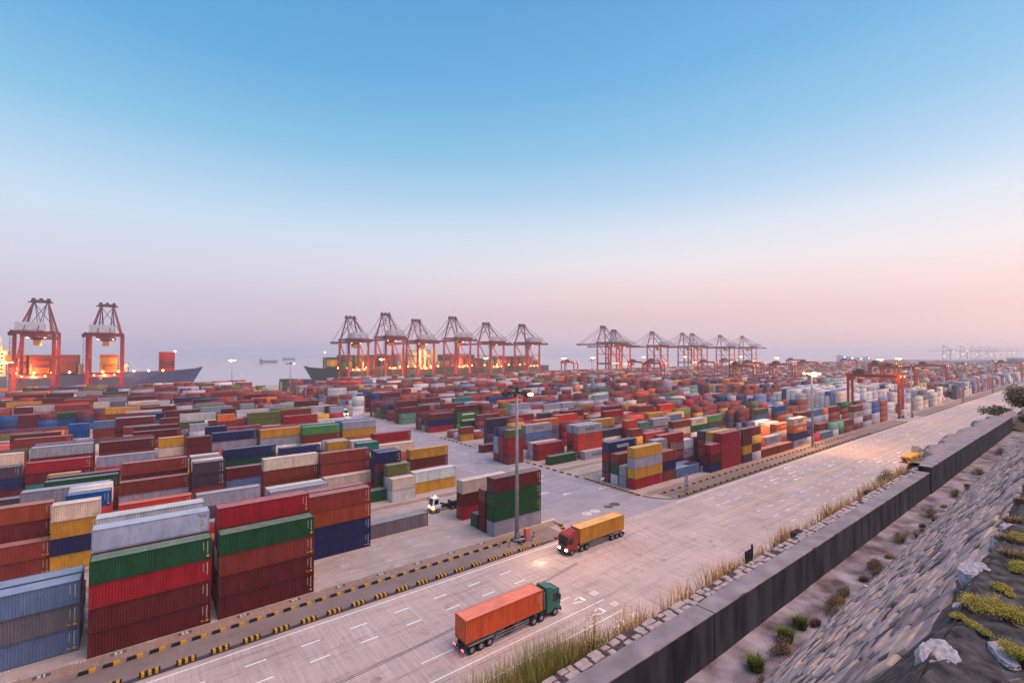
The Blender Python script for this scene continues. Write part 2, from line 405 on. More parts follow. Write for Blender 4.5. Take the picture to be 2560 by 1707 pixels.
# stacks read off the photograph: x of the left end, y of the front face, bays (4 = 40 ft, 2 = 20 ft), colours from the ground up, tier height
STK = '''
-4.29 74.6 4 mmkg 2.8|-4.29 77.45 4 mrmrW 2.8|8.79 74.6 4 mmrg 2.8|8.79 77.45 4 rmlrk 2.8|21.87 85.6 4 nnur 2.72|21.87 88.45 4 mlrr 2.72
35.2 88.3 4 x|54.4 74.8 4 lggm 2.8|54.4 77.7 4 mmr 2.75|54.4 80.55 2 g|54.5 86.3 4 kmc 2.75|-17.4 77.5 4 exe 2.8|-17.4 80.35 4 eee 2.8|-17.4 83.2 4 lm|-30.5 77.5 4 ede 2.8
-4.29 84.0 4 mrrlw 2.72|-4.29 80.35 4 mrm|8.79 80.35 4 rmm|8.79 83.2 4 mra|-4.29 88.8 4 rrm|8.79 88.8 4 mrk
-23.0 107.0 4 rr|-23.0 109.6 4 mmmu|-10.9 106.5 2 ynyc 2.72|-36 109.6 4 mrmr|-9.7 112.4 2 mrkb|-9.6 115.2 2 rrkc|-9.7 118.0 2 mrrw|-16.2 119.6 4 mrrl|-27.8 128.6 4 mrd
-2.9 122.0 4 ko|-3.0 129.8 4 mlr|-2.8 136.5 4 rrmr|9.8 127.5 2 mrdd|9.8 130.4 2 rrmc|9.8 133.3 2 mrrm|9.8 136.2 2 mrrw|16.5 130.0 4 rem|9.9 120.5 4 dl
22.9 122.0 4 mrrc|22.6 113.3 4 dl|22.6 116.2 4 lw|35.3 120.3 4 mrrr|35.3 117.4 4 oc|36.6 109.3 2 l|17.0 140.0 4 rmgn|17.8 154.5 4 rlo|17.8 170.6 4 mrln|46.6 112.6 2 rgmn|46.8 115.5 2 rmnn|48.0 120.0 2 mrv
60.3 123.0 4 rmy|54.6 109.3 4 yw|47.7 106.7 2 wc|47.7 109.5 2 llv|41.5 109.6 2 g|42.7 166.0 4 rcrh|42.7 168.9 4 rmrg|42.7 171.8 4 rlml|30.6 168.3 4 rwly|30.6 171.2 4 mrrr|30.6 174.1 4 mrlr
56.8 169.0 4 lryl|55.8 171.9 4 lrrb|56.2 139.2 4 mrrk|55.2 134.6 4 lrc|46.9 127.5 2 rrlt|46.9 132.0 2 rmlc|41.0 134.0 2 rmly|41.0 136.9 2 rmrl|44.4 198.5 4 mrmk|57.0 199.5 4 mlw|45.5 228.0 4 mrdv|46 245 4 mlrl
-15.5 140.2 4 mrg|-15.4 144.4 4 lrm|-21.7 166.6 4 tmk|-21.8 173.2 4 mrrl|-21.8 176.1 4 rmmn|-21.8 179.0 4 lmrm|-34.4 164.1 4 mnd|-34.5 166.6 4 mrlc|-34.4 169.4 4 mrrm|-34.4 172.3 4 lmrg|-8.4 164.7 4 rkl|-8.4 172.4 4 mrrm|-8.4 175.3 4 lrmm|-8.4 178.2 4 mlrm
4.6 170.0 2 mkcy|11.0 166.6 2 mrmm|11.2 184.4 2 lrm|17.5 186.0 2 rmen|-1.3 188.1 4 rlmm|-1.0 201.0 4 mlrm|24.6 200.0 4 mrk|6.2 220.0 2 rlmm|12.9 229.2 4 mlww|12.9 232.1 4 lrmn|24.6 219.0 2 mrra|-6.8 229.7 4 mmmm|-6.8 232.6 4 lrml
-27.7 192.8 4 mrrr|-33.3 225.8 4 lrm|-20.9 246.0 2 lbb|-12.7 225.0 2 rmre|-13.2 219.0 2 lm|32.6 229.3 4 mrkw|32.6 232.2 4 lrmr|1.0 269.4 4 rmmm|20.4 267.3 4 mrrs|13.6 264.8 2 mrrl|0.5 300 4 mrlw|-11.5 274.6 4 mmry|35.6 286.2 2 rml|38 257.4 2 mrrl|45.5 256.1 2 rmmr|60.3 269.5 4 mrmr
1.9 311.7 4 rlmm|15 311.8 4 mrmn|47.8 311.7 4 mrrm|-31.8 314.3 4 mrrk|-45 314 4 mlrr|-50.6 333 4 lrry
101.75 77.6 4 kyly 2.69|101.75 80.45 4 ll|101.75 83.3 4 wgr|101.75 86.3 4 rdkn|114.3 77.6 2 rnr|114.4 80.45 2 mlll|119.8 77.2 4 e|119.8 80.1 4 e|131.5 87.4 4 ml|133.7 74.6 2 nmk|127.2 77.6 2 n|140.2 74.6 4 kkkk 2.72|140.2 77.45 4 mrly|140.2 80.3 4 mrkd|128 84 4 mlw
153.4 74.5 2 dymm|159.9 74.5 2 lmyr|166.3 74.4 4 r|178.9 74.3 4 r|176 77.2 4 ll|169.2 77.2 2 rr|173.6 80.2 4 rra|153 77.4 2 mw|191.6 80.2 4 rla|190.7 84.2 4 rrw|192.8 74.6 4 lnac 2.72|122.4 84.0 4 rmrk|148.6 108.2 4 ro|138.4 106.7 2 ryr|139.3 109.6 2 rmmo|129.6 112.2 4 rcd
130.6 118.1 4 rrdy|116.3 111.9 4 kool|116.3 114.8 4 rmkl|116.5 109.0 4 l|102.5 110.6 4 g|103.3 117.6 4 kk|103.3 120.4 4 lw|103.4 123.9 4 wrel|92.5 119.4 2 rkkv|92.5 122.2 2 rrkd|92.5 125.1 2 rlln|96 139 2 m|116.8 172.4 4 rrr|102.5 167 4 l|103.6 174 4 l|116.4 168.0 4 e|112 177 4 gg
115.4 187.4 4 hhhm|133.3 220 4 rret|139.7 203.7 2 rdl|146.8 204 2 rvv|139.8 178 4 llll|113.5 130.8 4 rdda|129 136 4 rmoo|101.5 187.5 4 knm|101.5 190.3 4 rmm|101.5 193.2 4 lnm|104.9 228 4 rn|104 236 4 mnn|118.3 230 4 mmer|94 262 2 wwlw|94 268 2 ccw|242 112.2 2 rrrv|223 109.4 2 lmm|233.7 106.9 4 lev|254.8 106.7 4 rdb|193.3 108.9 4 gdh|179.3 108.2 4 cgc|167 108.6 4 mcr|188.3 124.8 4 mmy|202 129.8 4 mrh|164.6 129.8 4 lro|150 126 2 mrd|157 126 2 mdv
206 74.6 2 lnn|213 77.4 2 mll|213 74.6 2 k|220 74.6 4 e|226 77.4 4 rr|233 74.6 2 ls|239.6 74.6 2 gs|213 80.3 4 mrlr|226 80.3 4 mlle|246.5 74.6 4 mr|246.5 80 4 lrrr|239 80.3 2 mrla|259.5 74.6 4 mlcr|272.5 74.6 4 lmll|285.5 74.6 4 llbb|285.5 80.3 4 lrnm|272 83 4 mrrg|299 74.6 4 rrrr'''
rng = random.Random(21)
BOX = []                                                                # x0, y0, z0, len, height, colour code, reefer
occ = []
def put(x0, y, bays, cols, th=TH):
    ln = L40 if bays == 4 else L20
    for k, c in enumerate(cols):
        BOX.append([x0, y, k * th, ln, th - .045, c.lower(), c == 'W', k, len(cols), None])
    occ.append((x0, x0 + ln, y, y + CW))
for row in STK.replace('\n', '|').split('|'):
    p = row.split()
    if not p: continue
    put(float(p[0]), float(p[1]), int(p[2]), p[3], float(p[4]) if len(p) > 4 else TH)
# the row of end-on boxes by the left edge
seq = 'mbmbnbmmgmm'
for k, c in enumerate(seq):
    put(-78 + 6.2 * k, 293.0, 2, ['nb', 'bn', 'nm', 'bb'][k % 4] + c)
def free(x0, x1, y):
    for a, b_, c, d in occ:
        if x0 < b_ + .15 and x1 > a - .15 and y < d + .15 and y + CW > c - .15: return False
    return True
MIX = 'mmmmmmmmmmmmmrrrrrrrrrrrrkkolllllllxxwccennndddgvsyam'
def fill(xa, xb, rows, tiers, dens, mix=MIX, run=.72):
    for y in rows:
        x = xa; c = rng.choice(mix)
        while x < xb - 12:
            two = rng.random() < .3
            for q in ((2, 2) if two else (4,)):
                w = L20 if q == 2 else L40
                if rng.random() < dens and free(x, x + w, y):
                    n = rng.choice(tiers)
                    s = ''
                    for k in range(n):
                        if rng.random() > run: c = rng.choice(mix)
                        s += c
                    put(x, y, q, s)
                x += 6.54 if q == 2 else 13.08
def rows(y0): return [y0 + 2.853 * i for i in range(6)]
GX = -4.29
# front part, only where the photograph's stacks leave room
fill(GX - 13.08 * 9, -31, rows(77.45)[:4], (2, 3), .9)
fill(GX - 13.08 * 9, -37, rows(106.7), (2, 3, 3), .9)
fill(GX - 13.08 * 4, 60, rows(109.5)[3:5], (1,), .5)
fill(GX - 13.08 * 9, 66, rows(129.8)[4:], (1, 1, 2), .8); fill(GX - 13.08 * 9, -36, rows(129.8)[:4], (3,), .9)
fill(GX - 13.08 * 12, 66, rows(162.2), (1, 2, 2), .85); fill(GX - 13.08 * 12, 72, rows(185.3), (1, 2, 3), .9)
yb = 217.7
while yb < 470:
    for off in (0, 23.1):
        if yb + off > 470: continue
        if yb + off < 280:
            fill(GX - 13.08 * 22, -13, rows(yb + off), (1,), .8); fill(-4.29, 78, rows(yb + off), (2, 3, 3, 4), .9)
        else: fill(GX - 13.08 * 22, 78, rows(yb + off), (2, 3, 3, 4), .9)
    yb += 55.5
# right of the cross street
fill(101.75, 316, rows(77.45)[2:5], (2, 2, 3), .75)
fill(101.75, 316, rows(106.7)[2:], (2, 2, 3), .8)
fill(101.75, 316, rows(129.8), (2, 3, 3, 4), .85, 'mmmmrrrrraokkllxxcenvyd')
yb = 162.2
while yb < 490:
    for off in (0, 23.1):
        if yb + off > 480: continue
        fill(101.75, 316, rows(yb + off), (2, 3, 3, 4) if yb + off > 170 else (1, 2, 3), .86)
        fill(345, 900, rows(yb + off), (2, 3, 4, 4), .88)
        fill(925, 2100, rows(yb + off)[::2], (3, 4), .8)
    yb += 55.5
W2 = 'wwwwwcccccccccclllllxxebn'
fill(352, 470, rows(75.2), (1, 2, 2, 3, 4), .93, W2, .75); fill(345, 480, rows(106.7), (3, 4, 4), .95, W2, .8); fill(345, 490, rows(129.8), (3, 4, 4), .95, W2, .8)
fill(490, 900, rows(75.2), (3, 4, 4), .9, 'mmrrlleenwcd'); fill(490, 900, rows(106.7), (3, 4), .9); fill(490, 900, rows(129.8), (3, 4), .9)
for ya in (75.2, 106.7, 129.8): fill(925, 2100, rows(ya)[::2], (3, 4), .85)

# which boxes show largest: an id buffer drawn far to near
def proj(P):
    x, y, z = P[..., 0], P[..., 1], P[..., 2] - CAMH
    fw = x * CS + y * SN; rt = x * SN - y * CS
    d = fw * math.cos(PITCH) + z * math.sin(PITCH); up = -fw * math.sin(PITCH) + z * math.cos(PITCH)
    return CX + F * rt / d, CY - F * up / d, d
def visible_share(boxes, W=640, H=427):
    buf = np.full((H, W), -1, np.int32)
    order = sorted(range(len(boxes)), key=lambda i: -(boxes[i][0] * CS + boxes[i][1] * SN - boxes[i][2] * .01))
    for i in order:
        x0, y0, z0, ln, h = boxes[i][:5]
        x1, y1, z1 = x0 + ln, y0 + CW, z0 + h
        faces = [[(x0, y0, z0), (x1, y0, z0), (x1, y0, z1), (x0, y0, z1)], [(x0, y0, z1), (x1, y0, z1), (x1, y1, z1), (x0, y1, z1)]]
        if x0 > 0: faces.append([(x0, y0, z0), (x0, y1, z0), (x0, y1, z1), (x0, y0, z1)])
        if x1 < 0: faces.append([(x1, y0, z0), (x1, y1, z0), (x1, y1, z1), (x1, y0, z1)])
        for f in faces:
            u, v, d = proj(np.array(f))
            if d.min() < 1: continue
            u = u * W / 2560; v = v * H / 1707
            a0, a1, b0, b1 = max(0, int(u.min())), min(W, int(u.max()) + 2), max(0, int(v.min())), min(H, int(v.max()) + 2)
            if a0 >= a1 or b0 >= b1: continue
            yy, xx = np.mgrid[b0:b1, a0:a1]; xx = xx + .5; yy = yy + .5
            ins_p = np.ones(xx.shape, bool); ins_n = ins_p.copy()
            for k in range(4):
                e = (u[(k + 1) % 4] - u[k]) * (yy - v[k]) - (v[(k + 1) % 4] - v[k]) * (xx - u[k])
                ins_p &= e >= 0; ins_n &= e <= 0
            buf[b0:b1, a0:a1][ins_p | ins_n] = i
    cnt = np.bincount(buf[buf >= 0], minlength=len(boxes))
    ys, xs_ = np.nonzero(buf >= 0); ids = buf[ys, xs_]
    cx_ = np.bincount(ids, xs_, minlength=len(boxes)) / np.maximum(cnt, 1) / W
    cy_ = np.bincount(ids, ys, minlength=len(boxes)) / np.maximum(cnt, 1) / H
    return cnt, cx_, cy_
def infront(b_):
    fw = b_[0] * CS + b_[1] * SN; rt = (b_[0] + 6) * SN - b_[1] * CS
    return fw > 5 and abs(rt / fw) < 1.35
BOX = [b_ for b_ in BOX if infront(b_)]
near = [i for i, b_ in enumerate(BOX) if math.hypot(b_[0], b_[1]) < 420]
cnt, cxs, cys = visible_share([BOX[i] for i in near])
best = sorted(range(len(near)), key=lambda k: -cnt[k])[:300]
CHOSEN = {near[k]: (int(cnt[k]), float(cxs[k]), float(cys[k])) for k in best if cnt[k] > 3}
print('boxes', len(BOX), 'near', len(near), 'chosen', len(CHOSEN), 'smallest', min(v[0] for v in CHOSEN.values()))

# templates: unit meshes per length, height 2.70 scaled to the tier
def corrug(b, x0, x1, yb, z0, z1, dep, sgn, pitch, axis='y'):
    n = max(2, round((x1 - x0) / pitch)); p = (x1 - x0) / n
    prof = []
    for k in range(n):
        a = x0 + k * p
        prof += [(a, 0), (a + p * .26, 0), (a + p * .5, dep), (a + p * .76, dep)]
    prof.append((x1, 0))
    vs = []
    for q, o in prof:
        if axis == 'y': vs += [(q, yb + sgn * o, z0), (q, yb + sgn * o, z1)]
        else: vs += [(yb + sgn * o, q, z0), (yb + sgn * o, q, z1)]
    flip = (sgn > 0) == (axis == 'y')
    fs = [((2 * k, 2 * k + 2, 2 * k + 3, 2 * k + 1) if flip else (2 * k, 2 * k + 1, 2 * k + 3, 2 * k + 2)) for k in range(len(prof) - 1)]
    b.add(vs, fs)
def container_template(ln, reefer=False):
    H = 2.70; t = {}
    b = MB()
    if reefer:
        b.quad([(.15, .04, .2), (ln - .15, .04, .2), (ln - .15, .04, H - .12), (.15, .04, H - .12)]); b.quad([(.15, CW - .04, .2), (.15, CW - .04, H - .12), (ln - .15, CW - .04, H - .12), (ln - .15, CW - .04, .2)])
        b.quad([(ln - .04, .15, .2), (ln - .04, CW - .15, .2), (ln - .04, CW - .15, H - .1), (ln - .04, .15, H - .1)])
    else:
        corrug(b, .16, ln - .16, .022, .17, H - .13, .09, 1, .29)
        corrug(b, .16, ln - .16, CW - .022, .17, H - .13, .09, -1, .29)
        corrug(b, .16, CW - .16, ln - .028, .16, H - .11, .045, -1, .26, 'x')
    t['wall'] = b
    b = MB()
    if reefer:
        b.quad([(.1, .1, H - .01), (ln - .1, .1, H - .01), (ln - .1, CW - .1, H - .01), (.1, CW - .1, H - .01)])
    else:
        n = int(ln / .22); p = (ln - .24) / n; vs = []
        for k in range(n + 1):
            z = H - .012 - (.022 if k % 2 else 0)
            vs += [(.12 + k * p, .09, z), (.12 + k * p, CW - .09, z)]
        b.add(vs, [(2 * k, 2 * k + 2, 2 * k + 3, 2 * k + 1) for k in range(n)])
    t['roof'] = b
    b = MB()
    for x in (0, ln - .16):
        for y in (0, CW - .16):
            b.box(x, y, .14, x + .16, y + .16, H - .13)                    # corner posts
            b.box(x - .004, y - .004, H - .13, x + .174, y + .166, H + .006, 1); b.box(x - .004, y - .004, 0, x + .174, y + .166, .14, 1)
    for y in (0, CW - .1):
        b.box(.17, y, H - .1, ln - .17, y + .1, H - .005); b.box(.17, y + .01, .02, ln - .17, y + .09, .17)
    for x in (0, ln - .12):
        b.box(x + .005, .165, H - .12, x + .115, CW - .165, H - .008); b.box(x + .005, .165, .02, x + .115, CW - .165, .17)
    b.quad([(.1, .1, .1), (.1, CW - .1, .1), (ln - .1, CW - .1, .1), (ln - .1, .1, .1)])
    t['frame'] = b
    b = MB()
    for y0, y1 in ((.17, CW / 2 - .01), (CW / 2 + .01, CW - .17)):
        b.box(.03, y0, .175, .07, y1, H - .125)
        for k in range(3): b.box(.018, y0 + .08, .45 + k * .72, .032, y1 - .08, .95 + k * .72)
    t['door'] = b
    b = MB()
    for y in (.38, .86, CW - .86, CW - .38):
        b.tube((-.012, y, .2), (-.012, y, H - .15), .022, 6); b.box(-.05, y - .01, .95, -.03, y + .3 if y < 1.2 else y + .01, 1.0) if y < 1.2 else b.box(-.05, y - .3, .95, -.03, y + .01, 1.0)
    t['lock_rod'] = b
    out = {}
    for k, v in t.items():
        me = v.mesh(k + '_' + ('reefer' if reefer else str(int(ln)) + 'ft'))
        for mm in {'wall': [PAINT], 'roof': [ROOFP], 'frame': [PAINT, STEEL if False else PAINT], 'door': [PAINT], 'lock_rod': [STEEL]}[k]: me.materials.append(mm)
        out[k] = me
    return out
TPL = {4: container_template(L40), 2: container_template(L20), 'w': container_template(L40, True)}
# lettering at the right end of a long side: columns of small white characters over a yellow plate
def mark_mesh(kind):
    b = MB(); q = random.Random(kind)
    def put_char(x, z, s, mi):
        y = -.012
        for dx, dz, w, h in q.sample([(0, 0, .1, .02), (0, .045, .1, .02), (0, .09, .1, .02), (0, 0, .02, .11), (.08, 0, .02, .11), (.04, 0, .02, .11)], 4):
            b.quad([(x + dx * s, y, z + dz * s), (x + (dx + w) * s, y, z + dz * s), (x + (dx + w) * s, y, z + (dz + h) * s), (x + dx * s, y, z + (dz + h) * s)], mi)
    if kind < 3:
        for k in range(11): put_char(-.35, 2.25 - k * .14, 1.1, 0)
        for k in range(9): put_char(-.78, 2.2 - k * .12, .8, 0)
        if kind > 0: b.quad([(-.42, -.012, .35), (-.12, -.012, .35), (-.12, -.012, .65), (-.42, -.012, .65)], 1)
        if kind == 2: b.quad([(-.95, -.012, .42), (-.6, -.012, .42), (-.6, -.012, .56), (-.95, -.012, .56)], 1)
    else:
        for k in range(6): put_char(-.3 - .18 * k, 2.2, 1.3, 2)
        for k in range(4): put_char(-.3 - .18 * k, 1.95, 1.1, 2)
        n = 14; b.quad([(-.7 + .2 * math.cos(2 * math.pi * k / n), -.012, 1.05 + .2 * math.sin(2 * math.pi * k / n)) for k in range(n)], 1)
        b.quad([(-.82, -.012, 1.45), (-.58, -.012, 1.45), (-.7, -.012, 1.65)], 3)
    me = b.mesh('lettering')
    for mm in (WHITEP, YELLOWP, DARKM, RTGP): me.materials.append(mm)
    return me
MARKS = [mark_mesh(k) for k in range(4)]; ROOTS = {}

def jit(c, i, amt=.08):
    q = random.Random(i * 7 + 3); base = s2l(PAL[c]); f = 1 + q.uniform(-amt * 2, amt * 1.4)
    return tuple(min(.95, max(.004, x * f * (1 + q.uniform(-amt, amt) * .6))) for x in base)
bykey = {(round(b_[0], 1), round(b_[1], 1), b_[7]): i for i, b_ in enumerate(BOX)}
def nb(i, dk):
    b_ = BOX[i]; j = bykey.get((round(b_[0], 1), round(b_[1], 1), b_[7] + dk))
    return None if j is None else BOX[j][5]
ORD = ['first', 'second', 'third', 'fourth', 'fifth']
def phr(i):
    b_ = BOX[i]; k, n = b_[7], b_[8]
    size = 'long' if b_[3] > 8 else 'short'
    s = [f"{CNAME[b_[5]]} {size} {'smooth-sided ' if b_[6] else ''}container"]
    if n == 1: s.append('standing alone on the ground')
    else:
        up, dn = nb(i, 1), nb(i, -1)
        if k == n - 1: s.append('topmost of ' + str(n) + (f', over a {CNAME[dn]} one' if dn else ''))
        elif k == 0: s.append(f'on the ground' + (f' under a {CNAME[up]} one' if up else ''))
        else: s.append(f'{ORD[k]} up of {n}' + (f', under a {CNAME[up]} one' if up else ''))
    return s
def place(i):
    c, x, y = CHOSEN[i]
    return x, y
base = {i: ' '.join(phr(i)) for i in CHOSEN}
from collections import Counter
labels = {}
def where(i):
    x, y = place(i); b_ = BOX[i]
    if b_[1] < 95 and b_[0] < 50: return 'in the front left stacks'
    if b_[1] < 95 and b_[0] < 80: return 'by the near mast'
    if b_[1] < 95: return 'in the right roadside row'
    if b_[0] < 80 and b_[1] < 127: return 'behind the tractor lane'
    if b_[0] >= 90: return 'right of the crossing'
    return 'left of the cross street'
def head(i):
    b_ = BOX[i]
    return f"{CNAME[b_[5]]} {'long' if b_[3] > 8 else 'short'} container"
def tier(i):
    b_ = BOX[i]; k, n = b_[7], b_[8]
    return 'alone on the ground' if n == 1 else 'topmost of %d' % n if k == n - 1 else 'lowest of %d' % n if k == 0 else ORD[k] + ' up of %d' % n
def side(i):
    """the colour of the box just right of it, where one stands there"""
    b_ = BOX[i]
    for j, c in enumerate(BOX):
        if j != i and abs(c[1] - b_[1]) < 1.5 and c[7] == b_[7] and -.2 < c[0] - (b_[0] + b_[3]) < 1.6: return CNAME[c[5]]
SIDE = {i: side(i) for i in CHOSEN}
def opts(i):
    b_ = BOX[i]; h = head(i); t = tier(i); w_ = where(i); yield base[i]
    yield f"{h} {t} {w_}"
    up, dn = nb(i, 1), nb(i, -1)
    o = f"under {CNAME[up]}" if up else (f"over {CNAME[dn]}" if dn else '')
    if o: yield f"{h} {t} {o} {w_}"
    if SIDE[i] and o: yield f"{h} {t} {o}, left of {SIDE[i]}, {w_}"
    if up and dn: yield f"{h} {t} over {CNAME[dn]} under {CNAME[up]} {w_}"
    x, y = place(i)
    yield f"{h} {t}, {x * 100:.0f} percent across and {y * 100:.0f} percent down"
    yield f"{h}, {x * 100:.1f} percent across and {y * 100:.1f} percent down the photo"
OP = {i: [o for o in opts(i) if len(o.split()) <= 16] for i in CHOSEN}
every = Counter(o for v in OP.values() for o in set(v))
for i in CHOSEN:
    labels[i] = next((o for o in OP[i] if every[o] == 1), OP[i][-1])
cn = Counter(labels.values()); print('fallback', sum('percent' in v for v in labels.values()), 'same labels', [k for k, v in cn.items() if v > 1][:5], 'longest', max(len(v.split()) for v in labels.values()))
for i in sorted(CHOSEN):
    x0, y0, z0, ln, h, c, reefer, k, n, _ = BOX[i]
    q = random.Random(i)
    root = tag(empty('shipping_container', (x0, y0, z0)), labels[i], 'container', 'shipping containers stacked in the yard')
    flip = q.random() < .35; ROOTS[i] = root
    if flip: root.location = (x0 + ln, y0 + CW, z0); root.rotation_euler[2] = math.pi
    root.scale = (1, 1, h / 2.70)
    T = TPL['w' if reefer else (4 if ln > 8 else 2)]
    cc = jit(c, i) if not reefer else s2l((178, 180, 204))
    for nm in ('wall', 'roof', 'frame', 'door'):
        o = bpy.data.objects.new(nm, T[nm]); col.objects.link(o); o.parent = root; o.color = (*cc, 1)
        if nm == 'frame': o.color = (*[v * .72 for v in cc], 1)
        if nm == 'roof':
            o.color = (*[min(.9, v * .78 + .13) for v in cc], 1)  # roof lifted paler: bleached paint, plus sky light put into the colour
        if nm == 'door' and CHOSEN[i][0] > 25:
            r_ = bpy.data.objects.new('lock_rod', T['lock_rod']); col.objects.link(r_); r_.parent = o; r_.color = (*cc, 1)
    if CHOSEN[i][0] > 110 or reefer:
        o = bpy.data.objects.new('lettering', MARKS[3 if reefer else q.choice((0, 1, 1, 2))]); col.objects.link(o); o.parent = root
        if flip: o.rotation_euler[2] = math.pi; o.location = (.15, CW, 0)
        else: o.location = (ln - .15, 0, 0)
# the green boxes by the cross street carry a wide white band
for i in sorted(CHOSEN):
    b_ = BOX[i]
    if b_[5] == 'h' and abs(b_[0] - 115.4) < .2 and abs(b_[1] - 187.4) < .2:
        bb = MB(); bb.box(2.6, -.03, 1.1, 9.4, -.012, 1.75); o = bb.build('white_band', WHITEP); o.parent = next(r for r in col.objects if r.get('label') == labels[i])
        if o.parent.rotation_euler[2] > 1: o.rotation_euler[2] = math.pi; o.location = (L40, CW, 0)
# worn owner's lettering across the middle of some long sides, too blurred to read
def band_mesh(w_, h_, n_, seed):
    q = random.Random(seed); b = MB(); x = 0
    for k in range(n_):
        cw = w_ / n_ * .72
        for dx, dz, ww, hh_ in q.sample([(0, 0, cw, h_ * .18), (0, h_ * .41, cw, h_ * .18), (0, h_ * .82, cw, h_ * .18), (0, 0, cw * .26, h_), (cw * .74, 0, cw * .26, h_)], 4):
            b.quad([(x + dx, 0, dz), (x + dx + ww, 0, dz), (x + dx + ww, 0, dz + hh_), (x + dx, 0, dz + hh_)])
        x += w_ / n_
    return b.mesh('owner_lettering')
GREYL = mat('faded_grey_lettering', (108, 98, 108), .7)
BM = {}
for i in sorted(CHOSEN):
    b_ = BOX[i]; q = random.Random(i + 99)
    if b_[0] > 98 and b_[1] < 125 and b_[5] in 'lcoanbs' and q.random() < .6:
        lg = b_[3] > 8; dk_ = b_[5] in 'lcos'; key = (lg, dk_, q.randint(0, 2))
        if key not in BM:
            BM[key] = band_mesh(5.2 if lg else 3.0, .85 if lg else .7, 7 + key[2], key[2] + 5); BM[key].materials.append(GREYL if dk_ else WHITEP)
        o = bpy.data.objects.new('lettering', BM[key]); col.objects.link(o); r_ = ROOTS[i]; o.parent = r_
        px = (b_[3] - (5.2 if lg else 3.0)) / 2
        if r_.rotation_euler[2] > 1: o.rotation_euler[2] = math.pi; o.location = (b_[3] - px, CW + .014, 1.0)
        else: o.location = (px, -.014, 1.0)
# all other boxes of the yard as one object
def stuff_mesh(name, boxes, z_off=0):
    n = len(boxes)
    A = np.array([[b_[0], b_[1], b_[2], b_[0] + b_[3], b_[1] + CW, b_[2] + b_[4]] for b_ in boxes], np.float32)
    idx = [(0, 1, 2), (3, 1, 2), (3, 4, 2), (0, 4, 2), (0, 1, 5), (3, 1, 5), (3, 4, 5), (0, 4, 5)]
    V = np.stack([A[:, list(t)] for t in idx], 1).reshape(-1, 3)
    Q = np.array([(4, 5, 6, 7), (0, 1, 5, 4), (1, 2, 6, 5), (2, 3, 7, 6), (3, 0, 4, 7)], np.int32)
    FQ = (Q[None] + (np.arange(n, dtype=np.int32) * 8)[:, None, None]).reshape(-1, 4)
    me = bpy.data.meshes.new(name)
    me.vertices.add(len(V)); me.vertices.foreach_set('co', V.ravel())
    me.loops.add(FQ.size); me.loops.foreach_set('vertex_index', FQ.ravel())
    me.polygons.add(len(FQ)); me.polygons.foreach_set('loop_start', np.arange(0, FQ.size, 4, dtype=np.int32)); me.polygons.foreach_set('loop_total', np.full(len(FQ), 4, np.int32))
    me.update(calc_edges=True)
    at = me.attributes.new('paint', 'FLOAT_COLOR', 'POINT')
    C_ = np.array([(*jit(b_[5], i, .1), 1) for i, b_ in enumerate(boxes)], np.float32).repeat(8, 0)
    at.data.foreach_set('color', C_.ravel())
    me.materials.append(STUFFP)
    o = bpy.data.objects.new(name, me); col.objects.link(o)
    return o
REST = [b_ for i, b_ in enumerate(BOX) if i not in CHOSEN]
# ------------------------------------------------------------------ lights helper
def lamp_point(name, loc, power, color, r=.6):
    l = bpy.data.lights.new(name, 'POINT'); l.energy = power; l.color = color; l.shadow_soft_size = r
    o = bpy.data.objects.new(name, l); col.objects.link(o); o.location = loc
    return o
ORANGE = (1, .5, .16); WARMW = (1, .72, .42)
# ------------------------------------------------------------------ tall lamp masts
def make_mast(lit):
    t = Tree(empty('lamp_mast'))
    b = MB(); b.tube((0, 0, 0), (0, 0, 28.2), .44, 12, 0, .2); b.tube((0, 0, 0), (0, 0, .5), .8, 12)
    t.part('pole', b, STEEL, smooth=True)
    b = MB(); b.box(-.46, -.55, .5, .46, -.40, 1.7); t.part('hatch', b, STEEL)
    b = MB()
    n = 16
    for k in range(n):
        a0, a1 = 2 * math.pi * k / n, 2 * math.pi * (k + 1) / n
        for r_, z in ((2.1, 28.0), (1.2, 28.1)):
            b.beam((r_ * math.cos(a0), r_ * math.sin(a0), z), (r_ * math.cos(a1), r_ * math.sin(a1), z), .12)
    for k in range(8):
        a0 = 2 * math.pi * k / 8; b.beam((.2 * math.cos(a0), .2 * math.sin(a0), 28.1), (2.9 * math.cos(a0), 2.9 * math.sin(a0), 28.0), .1)
    b.tube((0, 0, 28.2), (0, 0, 28.9), .3, 8); b.tube((0, 0, 28.9), (0, 0, 31.2), .03, 5)
    t.part('head_frame', b, DARKM)
    for k in range(8):
        a0 = 2 * math.pi * k / 8; c_, s_ = math.cos(a0), math.sin(a0)
        b = MB(); b.ball((2.6 * c_, 2.6 * s_, 27.75), .55 if lit and k in lit else .42, 10, 0, .6)
        t.part('lamp', b, LAMP_O if lit and k in lit else DARKM, smooth=True)
    if len(lit) > 4:
        b = MB(); b.ball((-.9, -1.1, 27.5), 1.15, 12, 0, .8); t.part('lamp', b, LAMP_O, smooth=True)
    return t
mast_off = make_mast(()); mast_two = make_mast((7,)); mast_all = make_mast((0, 1, 2, 3, 4, 5, 6, 7))
